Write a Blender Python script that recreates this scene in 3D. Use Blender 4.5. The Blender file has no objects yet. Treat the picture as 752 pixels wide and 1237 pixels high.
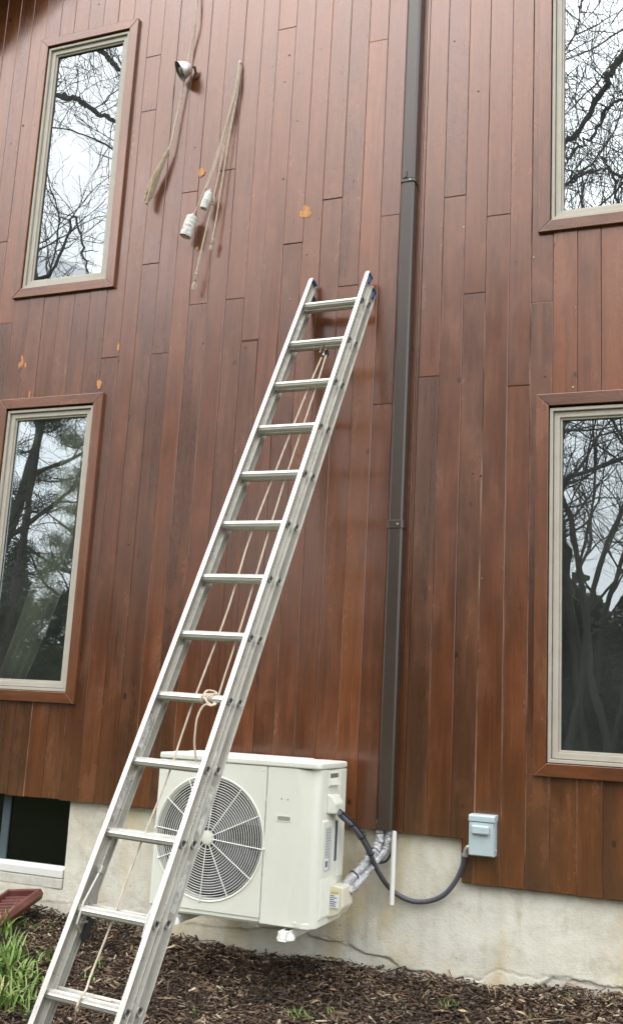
import bpy, bmesh, math, random
import numpy as np
from mathutils import Vector, Matrix, noise
random.seed(11); rng = np.random.default_rng(5)
SC = bpy.context.scene; COL = SC.collection
# ---------------------------------------------------------------- camera, sky, sun, exposure
FPX = 1226.25; CX, CY = 376.0, 618.5            # focal length in photo pixels, centre
YAW, PITCH, ROLL = (math.radians(a) for a in (-21.807, 11.0425, 3.0435))
fw = Vector((math.sin(YAW)*math.cos(PITCH), math.cos(YAW)*math.cos(PITCH), math.sin(PITCH)))
r0 = fw.cross(Vector((0, 0, 1))).normalized(); u0 = r0.cross(fw)
rt = r0*math.cos(ROLL) + u0*math.sin(ROLL); up = -r0*math.sin(ROLL) + u0*math.cos(ROLL)
cd = bpy.data.cameras.new('camera'); cam = bpy.data.objects.new('camera', cd); COL.objects.link(cam)
m3 = Matrix((rt, up, -fw)).transposed(); cam.matrix_world = m3.to_4x4()
cd.sensor_fit = 'VERTICAL'; cd.sensor_height = 24; cd.sensor_width = 24; cd.lens = 24*FPX/1237
cd.clip_start = .05; cd.clip_end = 2000; SC.camera = cam
D = 5.1                                          # the house front is the plane y = 5.1, the eye is the origin

SUN_EL, SUN_AZ = math.radians(52), math.radians(205)
w = bpy.data.worlds.new('World'); SC.world = w; w.use_nodes = True
nt = w.node_tree; bg = nt.nodes['Background']
sky = nt.nodes.new('ShaderNodeTexSky'); sky.sky_type = 'NISHITA'; sky.sun_disc = False
sky.sun_elevation = SUN_EL; sky.sun_rotation = SUN_AZ; sky.dust_density = 4; sky.air_density = 1
mx = nt.nodes.new('ShaderNodeMix'); mx.data_type = 'RGBA'; mx.inputs[0].default_value = .88
nt.links.new(sky.outputs[0], mx.inputs[6]); mx.inputs[7].default_value = (12.6, 13.0, 13.4, 1)   # even white cloud cover
tcw = nt.nodes.new('ShaderNodeTexCoord'); spw = nt.nodes.new('ShaderNodeSeparateXYZ'); nt.links.new(tcw.outputs['Generated'], spw.inputs[0])
mrw = nt.nodes.new('ShaderNodeMapRange'); nt.links.new(spw.outputs[2], mrw.inputs[0])          # an overcast sky is brighter overhead
for i_, v_ in enumerate((0, 1, .62, 1.45)): mrw.inputs[i_+1].default_value = v_
muw = nt.nodes.new('ShaderNodeMix'); muw.data_type = 'RGBA'; muw.blend_type = 'MULTIPLY'; muw.inputs[0].default_value = 1
nt.links.new(mx.outputs[2], muw.inputs[6]); nt.links.new(mrw.outputs[0], muw.inputs[7])
nt.links.new(muw.outputs[2], bg.inputs[0]); bg.inputs[1].default_value = .12
sd = bpy.data.lights.new('sun', 'SUN'); sd.energy = .6; sd.angle = math.radians(60); sd.color = (1, .97, .92)
so = bpy.data.objects.new('sun', sd); COL.objects.link(so)
sdir = Vector((math.sin(SUN_AZ)*math.cos(SUN_EL), math.cos(SUN_AZ)*math.cos(SUN_EL), math.sin(SUN_EL)))
so.rotation_euler = (sdir).to_track_quat('Z', 'Y').to_euler(); so.location = (0, 0, 20)
vs = SC.view_settings; vs.view_transform = 'Standard'; vs.look = 'None'; vs.exposure = 1.06; vs.gamma = 1
try: vs.use_curve_mapping = False
except Exception: pass

# ---------------------------------------------------------------- helpers
def ray(px, py):
    return rt*((px-CX)/FPX) - up*((py-CY)/FPX) + fw
def P(px, py, y=D):                              # photo measurement -> point on the plane at depth y
    r = ray(px, py); return r*(y/r.y)
def PX(px, py, x):
    r = ray(px, py); return r*(x/r.x)

class MB:
    def __init__(s): s.v = []; s.f = []
    def add(s, vs, fs):
        n = len(s.v); s.v += [tuple(v) for v in vs]; s.f += [tuple(i+n for i in f) for f in fs]; return s
    def box(s, a, b):
        x0, x1 = sorted((a[0], b[0])); y0, y1 = sorted((a[1], b[1])); z0, z1 = sorted((a[2], b[2]))
        return s.add([(x0,y0,z0),(x1,y0,z0),(x1,y1,z0),(x0,y1,z0),(x0,y0,z1),(x1,y0,z1),(x1,y1,z1),(x0,y1,z1)],
                     [(0,3,2,1),(4,5,6,7),(0,1,5,4),(1,2,6,5),(2,3,7,6),(3,0,4,7)])
    def obox(s, c, ax, ay, az, hx, hy, hz):       # oriented box
        c = Vector(c); q = []
        for k in (-1, 1):
            for i, j in ((-1,-1),(1,-1),(1,1),(-1,1)): q.append(c + ax*hx*i + ay*hy*j + az*hz*k)
        return s.add(q, [(0,3,2,1),(4,5,6,7),(0,1,5,4),(1,2,6,5),(2,3,7,6),(3,0,4,7)])
    def prism(s, pts, vec):                       # polygon (3D, planar) extruded by vec
        n = len(pts); vec = Vector(vec); a = [Vector(p) for p in pts]; b = [p+vec for p in a]
        return s.add(a+b, [tuple(range(n))[::-1], tuple(range(n, 2*n))] + [(i, (i+1)%n, n+(i+1)%n, n+i) for i in range(n)])
    def tube(s, pts, rad, n=8, cap=True):
        pts = [Vector(p) for p in pts]; m = len(pts)
        rad = rad if isinstance(rad, (list, tuple)) else [rad]*m
        t = (pts[1]-pts[0]).normalized(); u = t.orthogonal().normalized(); vs = []
        for i, p in enumerate(pts):
            tt = (pts[min(i+1, m-1)]-pts[max(i-1, 0)])
            tt = tt.normalized() if tt.length > 1e-9 else t
            u = (u - tt*u.dot(tt)); u = u.normalized() if u.length > 1e-6 else tt.orthogonal().normalized()
            v = tt.cross(u)
            for k in range(n):
                a = 2*math.pi*k/n; vs.append(p + (u*math.cos(a)+v*math.sin(a))*rad[i])
        fs = [(i*n+k, i*n+(k+1)%n, (i+1)*n+(k+1)%n, (i+1)*n+k) for i in range(m-1) for k in range(n)]
        if cap: fs += [tuple(range(n))[::-1], tuple((m-1)*n+k for k in range(n))]
        return s.add(vs, fs)
    def lathe(s, o, ax, prof, n=24):              # prof: (radius, distance along ax)
        o = Vector(o); ax = Vector(ax).normalized(); u = ax.orthogonal().normalized(); v = ax.cross(u); vs = []
        for r, h in prof:
            for k in range(n):
                a = 2*math.pi*k/n; vs.append(o + ax*h + (u*math.cos(a)+v*math.sin(a))*r)
        m = len(prof)
        return s.add(vs, [(i*n+k, i*n+(k+1)%n, (i+1)*n+(k+1)%n, (i+1)*n+k) for i in range(m-1) for k in range(n)])
    def build(s, name, mat=None, parent=None, smooth=False, bevel=0, seg=2, angle=35):
        me = bpy.data.meshes.new(name); org = Vector((0, 0, 0))
        p = parent
        while p is not None: org = org + p.location; p = p.parent
        me.from_pydata([tuple(Vector(v)-org) for v in s.v], [], s.f); me.update()
        bm = bmesh.new(); bm.from_mesh(me)
        bmesh.ops.recalc_face_normals(bm, faces=bm.faces)
        if bevel:
            es = [e for e in bm.edges if len(e.link_faces) == 2 and e.calc_face_angle(0) > math.radians(angle)]
            bmesh.ops.bevel(bm, geom=es, offset=bevel, segments=seg, affect='EDGES', profile=.5, clamp_overlap=True)
        bm.to_mesh(me); bm.free()
        if smooth:
            me.shade_smooth()
            if hasattr(me, 'set_sharp_from_angle'): me.set_sharp_from_angle(angle=math.radians(40))
        return link(name, me, mat, parent)
def link(name, me, mat=None, parent=None):
    o = bpy.data.objects.new(name, me); COL.objects.link(o)
    if mat and not me.materials: me.materials.append(mat)
    if parent: o.parent = parent
    return o
def tag(o, label, cat=None, group=None, kind=None):
    if label: o['label'] = label
    if cat: o['category'] = cat
    if group: o['group'] = group
    if kind: o['kind'] = kind
    return o
def thing(name, loc, label, cat, group=None):
    o = bpy.data.objects.new(name, None); COL.objects.link(o); o.location = loc; o.empty_display_size = .1
    return tag(o, label, cat, group)
def smoothpath(pts, n=8):                         # Catmull-Rom
    pts = [Vector(p) for p in pts]; q = [pts[0]*2-pts[1]] + pts + [pts[-1]*2-pts[-2]]; out = []
    for i in range(1, len(q)-2):
        a, b, c, d = q[i-1:i+3]
        for k in range(n):
            t = k/n
            out.append(.5*((2*b)+(c-a)*t+(2*a-5*b+4*c-d)*t*t+(3*b-a-3*c+d)*t**3))
    return out + [pts[-1]]

# ---------------------------------------------------------------- materials
def mat(name, base=(.5,.5,.5), rough=.5, metal=0, spec=.5):
    m = bpy.data.materials.new(name); m.use_nodes = True
    b = m.node_tree.nodes['Principled BSDF']
    b.inputs['Base Color'].default_value = (*base, 1); b.inputs['Roughness'].default_value = rough
    b.inputs['Metallic'].default_value = metal; b.inputs['Specular IOR Level'].default_value = spec
    return m
class N:                                          # tiny node writer
    def __init__(s, m): s.t = m.node_tree; s.b = s.t.nodes['Principled BSDF']
    def n(s, kind, **kw):
        x = s.t.nodes.new(kind)
        for k, v in kw.items(): setattr(x, k, v)
        return x
    def l(s, a, b): s.t.links.new(a, b)
    def coord(s, scale=(1,1,1), seed=None):
        tc = s.n('ShaderNodeTexCoord'); mp = s.n('ShaderNodeMapping'); mp.inputs['Scale'].default_value = scale
        s.l(tc.outputs['Object'], mp.inputs['Vector'])
        if seed is not None: s.l(seed, mp.inputs['Location'])
        return mp.outputs[0]
    def noise(s, vec, scale, detail=4, rough=.55, dist=0):
        x = s.n('ShaderNodeTexNoise'); x.inputs['Scale'].default_value = scale; x.inputs['Detail'].default_value = detail
        x.inputs['Roughness'].default_value = rough; x.inputs['Distortion'].default_value = dist
        if vec is not None: s.l(vec, x.inputs['Vector'])
        return x.outputs['Fac']
    def ramp(s, fac, stops, interp='LINEAR'):
        x = s.n('ShaderNodeValToRGB'); e = x.color_ramp; e.interpolation = interp
        while len(e.elements) < len(stops): e.elements.new(.5)
        for i, (p, c) in enumerate(stops):
            e.elements[i].position = p; e.elements[i].color = (*c, 1) if len(c) == 3 else c
        s.l(fac, x.inputs[0]); return x.outputs[0]
    def mix(s, fac, a, b, mode='MIX'):
        x = s.n('ShaderNodeMix', data_type='RGBA', blend_type=mode)
        for v, i in ((fac, 0), (a, 6), (b, 7)):
            if isinstance(v, (int, float)): x.inputs[i].default_value = v
            elif isinstance(v, tuple): x.inputs[i].default_value = (*v, 1)
            else: s.l(v, x.inputs[i])
        return x.outputs[2]
    def math(s, op, a, b=None, clamp=False):
        x = s.n('ShaderNodeMath', operation=op); x.use_clamp = clamp
        for v, i in ((a, 0), (b, 1)):
            if v is None: continue
            if isinstance(v, (int, float)): x.inputs[i].default_value = v
            else: s.l(v, x.inputs[i])
        return x.outputs[0]
    def range(s, v, a, b, c, d):
        x = s.n('ShaderNodeMapRange'); s.l(v, x.inputs[0])
        for i, q in enumerate((a, b, c, d)): x.inputs[i+1].default_value = q
        return x.outputs[0]
    def bump(s, h, strength, dist):
        x = s.n('ShaderNodeBump'); x.inputs['Strength'].default_value = strength; x.inputs['Distance'].default_value = dist
        s.l(h, x.inputs['Height']); s.l(x.outputs[0], s.b.inputs['Normal'])
    def col(s, c): s.l(c, s.b.inputs['Base Color'])
    def rgh(s, c): s.l(c, s.b.inputs['Roughness'])

def wood(name, tones, axis='z', rough=(.15,.24), spec=1.0):
    m = mat(name, spec=spec); q = N(m); q.b.inputs['IOR'].default_value = 1.62; q.b.inputs['Specular Tint'].default_value = (1,.79,.74,1)
    oi = q.n('ShaderNodeObjectInfo'); rnd = oi.outputs['Random']
    seed = q.n('ShaderNodeCombineXYZ')
    for i, k in enumerate((37., 19., 53.)): q.l(q.math('MULTIPLY', rnd, k), seed.inputs[i])
    st = {'z': (1, 1, .05), 'x': (.05, 1, 1)}[axis]
    v = q.coord(st, seed.outputs[0]); v1 = q.coord((1,1,1), seed.outputs[0]); st2 = {'z': (1,1,.16), 'x': (.16,1,1)}[axis]
    v2 = q.coord(st2, seed.outputs[0])
    base = q.ramp(rnd, tones)
    grain = q.noise(v, 150, 5, .62, .5); band = q.noise(v, 26, 3, .5, .8); blot = q.noise(v2, 7, 4, .6)
    c = q.mix(q.range(band, .40, .68, 0, .45), base, (.045, .019, .008))
    c = q.mix(q.range(blot, .5, .72, 0, .62), c, (.20, .068, .020))
    c = q.mix(q.range(q.noise(v2, 5.2, 5, .65), .52, .68, 0, .6), c, (.055, .032, .020))
    c = q.mix(q.range(grain, .38, .72, 0, .38), c, (.035, .015, .007))
    strk = q.noise(q.coord({'z': (1,1,.018), 'x': (.018,1,1)}[axis], seed.outputs[0]), 34, 3, .55)
    c = q.mix(q.range(strk, .54, .70, 0, .22), c, (.225,.075,.026)); c = q.mix(q.range(strk, .46, .32, 0, .24), c, (.065,.028,.015))
    big = q.noise(q.coord({'z': (1,1,.42), 'x': (.42,1,1)}[axis], seed.outputs[0]), 6.5, 6, .68)
    c = q.mix(q.range(big, .53, .68, 0, .5), c, (.175,.062,.024)); c = q.mix(q.range(big, .46, .34, 0, .5), c, (.070,.034,.020))
    # knots
    vor = q.n('ShaderNodeTexVoronoi'); vor.inputs['Scale'].default_value = 5.2
    vk = q.coord({'z': (1,1,.62), 'x': (.62,1,1)}[axis], seed.outputs[0]); q.l(vk, vor.inputs['Vector'])
    dd = q.math('ADD', vor.outputs['Distance'], q.math('MULTIPLY', q.noise(v1, 60, 2), .03))
    kn = q.range(dd, .045, .085, 1, 0)
    c = q.mix(q.math('MULTIPLY', kn, .9), c, (.025, .010, .006))
    fine = q.noise(v1, 420, 2, .5)
    c = q.mix(q.range(fine, .70, .74, 0, .25), c, (.2, .11, .06))
    q.col(c); q.rgh(q.range(q.math('ADD', q.math('MULTIPLY', blot, .5), q.math('MULTIPLY', big, .5)), .36, .64, rough[0]-.03, rough[1]+.06))
    h = q.math('ADD', q.math('MULTIPLY', grain, .6), q.math('MULTIPLY', band, .5)); q.bump(h, .35, .0022)
    return m
TONES = [(0, (.072,.026,.011)), (.2, (.135,.042,.015)), (.4, (.082,.034,.017)), (.6, (.165,.050,.018)), (.8, (.110,.035,.013)), (1, (.205,.066,.022))]
M_BOARD = wood('stained_cedar', TONES)
TC = [(0, (.15,.052,.019)), (.5, (.175,.062,.022)), (1, (.14,.048,.018))]
M_CASEZ = wood('casing_cedar_upright', TC, 'z'); M_CASEX = wood('casing_cedar_level', TC, 'x')
M_BARE = mat('bare_wood', (.52,.25,.085), .8); q = N(M_BARE)
q.col(q.ramp(q.noise(q.coord((1,1,.3)), 60, 4), [(.3,(.36,.135,.04)), (.55,(.56,.27,.10)), (.75,(.62,.38,.19))]))
M_EDGE = mat('board_edge_glint', (.30,.165,.10), .5); q = N(M_EDGE)  # pale colour stands in for light caught on the chamfer
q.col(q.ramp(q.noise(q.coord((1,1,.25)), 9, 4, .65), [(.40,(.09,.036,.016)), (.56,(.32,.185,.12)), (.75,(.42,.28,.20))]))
M_DARK = mat('dark_backing', (.015,.012,.01), .9)

M_CONC = mat('weathered_concrete', rough=.9, spec=.25); q = N(M_CONC)
v = q.coord(); vz = q.coord((1,1,.3))
c = q.ramp(q.noise(v, 3.2, 6, .62), [(.28,(.54,.51,.41)), (.45,(.66,.63,.53)), (.62,(.72,.70,.61))])
c = q.mix(q.range(q.noise(vz, 4.5, 5, .6, .6), .5, .68, 0, .65), c, (.60,.48,.26))
c = q.mix(q.range(q.noise(v, 11, 6, .7), .52, .68, 0, .65), c, (.50,.46,.36))
c = q.mix(q.range(q.noise(v, 38, 4, .7), .64, .76, 0, .4), c, (.30,.27,.22))
c = q.mix(q.range(q.noise(q.coord((1,1,.12)), 16, 4, .6), .58, .74, 0, .45), c, (.48,.41,.29))
c = q.mix(q.range(q.noise(v, 23, 3), .72, .76, 0, .7), c, (.20,.10,.05))
q.col(c)
q.bump(q.math('ADD', q.noise(v, 90, 6, .7), q.math('MULTIPLY', q.noise(v, 12, 4), 1.6)), .5, .006)
M_SILLC = mat('pale_render', (.55,.53,.47), .85); q = N(M_SILLC)
q.col(q.ramp(q.noise(q.coord(), 14, 6, .7), [(.3,(.40,.38,.31)), (.6,(.60,.58,.51))])); q.bump(q.noise(q.coord(), 120, 4), .3, .002)

M_FRAME = mat('almond_frame', (.52,.47,.38), .45); q = N(M_FRAME)
q.col(q.ramp(q.noise(q.coord(), 9, 5, .65), [(.3,(.385,.35,.29)), (.7,(.445,.41,.345))]))
M_WHITE = mat('white_vinyl', (.72,.72,.68), .4)
M_GASKET = mat('glazing_gasket', (.03,.03,.03), .6)
def glass(name, refl, tint, dust=.055):
    m = bpy.data.materials.new(name); m.use_nodes = True; t = m.node_tree; t.nodes.clear()
    o = t.nodes.new('ShaderNodeOutputMaterial'); mxs = t.nodes.new('ShaderNodeMixShader')
    tr = t.nodes.new('ShaderNodeBsdfTransparent'); tr.inputs[0].default_value = (*tint, 1)
    gl = t.nodes.new('ShaderNodeBsdfGlossy'); gl.inputs['Roughness'].default_value = .006; gl.inputs[0].default_value = (.90,.96,1,1)
    fr = t.nodes.new('ShaderNodeFresnel'); fr.inputs[0].default_value = 1.5
    ad = t.nodes.new('ShaderNodeMath'); ad.operation = 'ADD'; ad.inputs[1].default_value = refl
    bp = t.nodes.new('ShaderNodeBump'); bp.inputs['Strength'].default_value = .022; bp.inputs['Distance'].default_value = .01
    nz = t.nodes.new('ShaderNodeTexNoise'); nz.inputs['Scale'].default_value = 5; nz.inputs['Detail'].default_value = 1
    tc = t.nodes.new('ShaderNodeTexCoord'); t.links.new(tc.outputs['Object'], nz.inputs['Vector'])
    t.links.new(nz.outputs[0], bp.inputs['Height']); t.links.new(bp.outputs[0], gl.inputs['Normal'])
    t.links.new(fr.outputs[0], ad.inputs[0]); t.links.new(ad.outputs[0], mxs.inputs[0])
    t.links.new(tr.outputs[0], mxs.inputs[1]); t.links.new(gl.outputs[0], mxs.inputs[2]); 
    df = t.nodes.new('ShaderNodeBsdfDiffuse'); df.inputs[0].default_value = (.62,.64,.60,1)      # a film of dust on the pane
    m2 = t.nodes.new('ShaderNodeMixShader'); n2 = t.nodes.new('ShaderNodeTexNoise'); n2.inputs['Scale'].default_value = 2.5; n2.inputs['Detail'].default_value = 6
    t.links.new(tc.outputs['Object'], n2.inputs['Vector']); mr = t.nodes.new('ShaderNodeMapRange'); t.links.new(n2.outputs[0], mr.inputs[0])
    for i, v_ in enumerate((.3, .7, dust*.5, dust*1.4)): mr.inputs[i+1].default_value = v_
    t.links.new(mr.outputs[0], m2.inputs[0]); t.links.new(mxs.outputs[0], m2.inputs[1]); t.links.new(df.outputs[0], m2.inputs[2]); t.links.new(m2.outputs[0], o.inputs[0])
    return m
M_GLASS = glass('coated_glass', .18, (.85,.87,.84), .032)
M_GLASS2 = glass('cellar_glass', -.02, (.3,.3,.3), .004)
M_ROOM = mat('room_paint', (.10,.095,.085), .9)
M_CURT = mat('sheer_curtain', (.80,.80,.66), .9)

def alu(name, base, rough, wear_or_glint):
    m = mat(name, base, rough, .72, .5); q = N(m); v = q.coord()
    c = q.mix(q.range(q.noise(v, 14, 6, .7), .45, .75, 0, wear_or_glint), base, (.42,.40,.36))
    c = q.mix(q.range(q.noise(v, 60, 5, .7), .6, .75, 0, wear_or_glint*.8), c, (.30,.27,.23))
    q.col(c); q.rgh(q.range(q.noise(v, 40, 4), .3, .7, rough-.1, rough+.15)); q.bump(q.noise(v, 160, 3), .08, .001)
    return m
M_ALU = alu('ladder_aluminium', (.50,.49,.445), .34, .7)
M_ALU2 = alu('worn_rail_aluminium', (.50,.49,.44), .45, .8)
M_RUNG = alu('rung_aluminium', (.54,.53,.48), .36, .6); M_RUNG.node_tree.nodes['Principled BSDF'].inputs['Metallic'].default_value = .5
M_STEEL = alu('bracket_steel', (.45,.44,.41), .45, .8)
M_BLUE = mat('blue_plastic_cap', (.04,.085,.24), .45)
M_BLACK = mat('black_rubber', (.018,.018,.02), .55)
M_ROPE = mat('braided_rope', (.50,.44,.34), .9); q = N(M_ROPE)
wv = q.n('ShaderNodeTexWave'); wv.inputs['Scale'].default_value = 60; wv.inputs['Distortion'].default_value = 2; q.l(q.coord(), wv.inputs['Vector'])
q.col(q.mix(wv.outputs['Fac'], (.44,.35,.26), (.64,.55,.45))); q.bump(wv.outputs['Fac'], .6, .002)
M_ROPEB = mat('weathered_rope', (.36,.27,.17), .95); q = N(M_ROPEB)
q.col(q.ramp(q.noise(q.coord((1,1,.3)), 90, 3), [(.3,(.26,.185,.12)), (.7,(.48,.385,.28))]))
M_DUCT = mat('bronze_duct', (.060,.053,.045), .28, 0, .7); q = N(M_DUCT)
q.col(q.ramp(q.noise(q.coord((1,1,.2)), 6, 5), [(.3,(.036,.024,.017)), (.7,(.052,.036,.026))]))
M_AC = mat('ivory_enamel', (.70,.70,.635), .38, 0, .5); q = N(M_AC); v = q.coord((1,1,.4))
q.col(q.mix(q.range(q.noise(v, 5, 6, .65), .45, .8, 0, .35), (.74,.745,.655), (.62,.60,.50)))
M_ACG = mat('grille_wire', (.72,.72,.66), .4)
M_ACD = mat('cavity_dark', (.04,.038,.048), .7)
M_BLADE = mat('fan_blade', (.10,.095,.12), .5)
M_LAB = mat('label_silver', (.50,.51,.50), .4); M_LABW = mat('label_white', (.75,.76,.78), .5)
M_INK = mat('label_ink', (.06,.07,.11), .6); M_YEL = mat('label_yellow', (.62,.47,.10), .5)
M_CREAM = mat('cream_cover', (.66,.62,.48), .45)
M_BOX = mat('grey_blue_enamel', (.43,.51,.53), .42); q = N(M_BOX)
q.col(q.mix(q.range(q.noise(q.coord(), 25, 5, .7), .5, .75, 0, .4), (.44,.525,.545), (.33,.385,.39)))
M_COND = mat('grey_conduit', (.085,.085,.10), .5); M_CABLE = mat('black_cable', (.02,.02,.024), .45)
M_FOIL = mat('crinkled_foil', (.60,.60,.61), .28, .97); q = N(M_FOIL); q.bump(q.noise(q.coord(), 85, 4, .65, 1.5), .9, .009)
M_PVC = mat('white_pipe_plastic', (.80,.80,.77), .35)
M_MAROON = mat('maroon_plastic', (.13,.028,.026), .5); q = N(M_MAROON)
q.col(q.ramp(q.noise(q.coord(), 8, 5, .7), [(.35,(.105,.028,.022)), (.75,(.165,.062,.048))]))
M_ZINC = mat('galvanised_shade', (.62,.62,.60), .38, .8); q = N(M_ZINC)
q.col(q.ramp(q.noise(q.coord(), 30, 4), [(.3,(.40,.40,.38)), (.6,(.74,.74,.72))]))
M_RUST = mat('rusted_steel', (.10,.045,.022), .8)
M_BLOCK = mat('chalky_block', (.60,.60,.56), .6); q = N(M_BLOCK)
q.col(q.ramp(q.noise(q.coord(), 45, 4), [(.35,(.40,.38,.34)), (.52,(.70,.70,.66)), (.68,(.50,.48,.43))]))
def islandmat(name, stops, rough=.85, n=None, spec=.3):
    m = mat(name, rough=rough, spec=spec); q = N(m); g = q.n('ShaderNodeNewGeometry')
    c = q.ramp(g.outputs['Random Per Island'], stops)
    if n: c = q.mix(q.range(q.noise(q.coord(), n, 4, .6), .44, .62, 0, .72), c, (.022,.014,.010))
    q.col(c); return m
M_CHIP = islandmat('bark_mulch', [(0,(.014,.009,.007)), (.35,(.062,.039,.026)), (.6,(.125,.081,.053)), (.8,(.205,.142,.095)), (.92,(.26,.19,.125)), (1,(.52,.43,.31))], n=3.6)
M_GRASS = islandmat('grass_blades', [(0,(.085,.14,.025)), (.5,(.14,.225,.05)), (.85,(.21,.30,.085)), (1,(.34,.32,.15))], .55)
M_BARK = mat('grey_bark', (.06,.05,.042), .9); q = N(M_BARK)
q.col(q.ramp(q.noise(q.coord((1,1,.3)), 12, 5), [(.3,(.024,.021,.018)), (.7,(.058,.052,.043))]))
M_NEEDLE = islandmat('conifer_needles', [(0,(.018,.032,.012)), (.6,(.032,.055,.02)), (1,(.055,.08,.03))])
M_SOIL = mat('soil', rough=.95, spec=.2); q = N(M_SOIL); v = q.coord()
c = q.ramp(q.noise(v, 30, 6, .7), [(.3,(.02,.012,.008)), (.6,(.06,.035,.022)), (.75,(.11,.07,.045))])
sp = q.n('ShaderNodeSeparateXYZ'); q.l(v, sp.inputs[0])
lawn = q.ramp(q.noise(v, 6, 6, .7), [(.3,(.045,.06,.018)), (.55,(.08,.09,.03)), (.75,(.11,.085,.05))])
q.col(q.mix(q.range(q.math('ADD', sp.outputs['Y'], q.math('MULTIPLY', q.noise(v, 2, 3), .8)), 2.9, 3.3, 0, 1), lawn, c)); q.bump(q.noise(v, 60, 6, .7), .8, .02)

# ---------------------------------------------------------------- ground
GW = [(-60,-1.2),(-6,-1.2),(-3.9,-1.205),(-3.27,-1.222),(-2.5,-1.27),(-1.63,-1.274),(-1.13,-1.262),(-.41,-1.236),(1,-1.2),(60,-1.1)]
def gz(x, y):
    zw = np.interp(x, [g[0] for g in GW], [g[1] for g in GW])
    z = zw + .08*(max(y, .8)-5.1)
    if y < .8: z += .025*(y-.8)*(1 if y > -30 else 30/abs(y-0))
    return float(z)
def ground():
    xs = np.concatenate([[-400,-120,-50,-20,-10,-7], np.arange(-6, 2.01, .1), [3,5,10,20,50,120,400]])
    ys = np.concatenate([[-400,-150,-60,-30,-15,-8,-4,-1,1,2], np.arange(2.6, 5.5, .1), [6,8,15,60,300]])
    V = []; F = []
    for y in ys:
        for x in xs:
            z = gz(x, y if y < 5.2 else 5.2)
            if abs(x) < 7 and y > 2.5: z += .018*noise.noise(Vector((x*3, y*3, 1))) if y < 5.0 else 0
            V.append((x, y, z))
    n = len(xs)
    for j in range(len(ys)-1):
        for i in range(n-1): F.append((j*n+i, j*n+i+1, (j+1)*n+i+1, (j+1)*n+i))
    m = MB(); m.add(V, F); o = m.build('ground', M_SOIL, smooth=True)
    tag(o, 'dark soil bed along the foundation running into rough lawn', kind='structure')
ground()

# ---------------------------------------------------------------- the house
house = thing('wooden_house', (-2.2, D, -1.25), 'red-brown wooden house front with vertical boards above a concrete foundation', 'house')
STEP_X = -1.157; ZB_L, ZB_R = -.577, -.782
WIN = {  # casing outer rectangle x0,x1,z0,z1
 'ul': (-4.225, -3.449, 2.543, 4.446), 'll': (-4.225, -3.449, -.036, 1.850),
 'lr': (-.820, -.045, -.253, 1.660), 'ur': (-.820, -.045, 2.563, 4.466)}
CW = .064; ZTOP = 6.0
BSM = (-4.42, -3.45, -.974, -.60)                  # cellar window opening
holes = [(x0+.03, x1-.03, z0+.03, z1-.03) for x0, x1, z0, z1 in WIN.values()]
holes.append((-99, STEP_X, -99, ZB_L))

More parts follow.
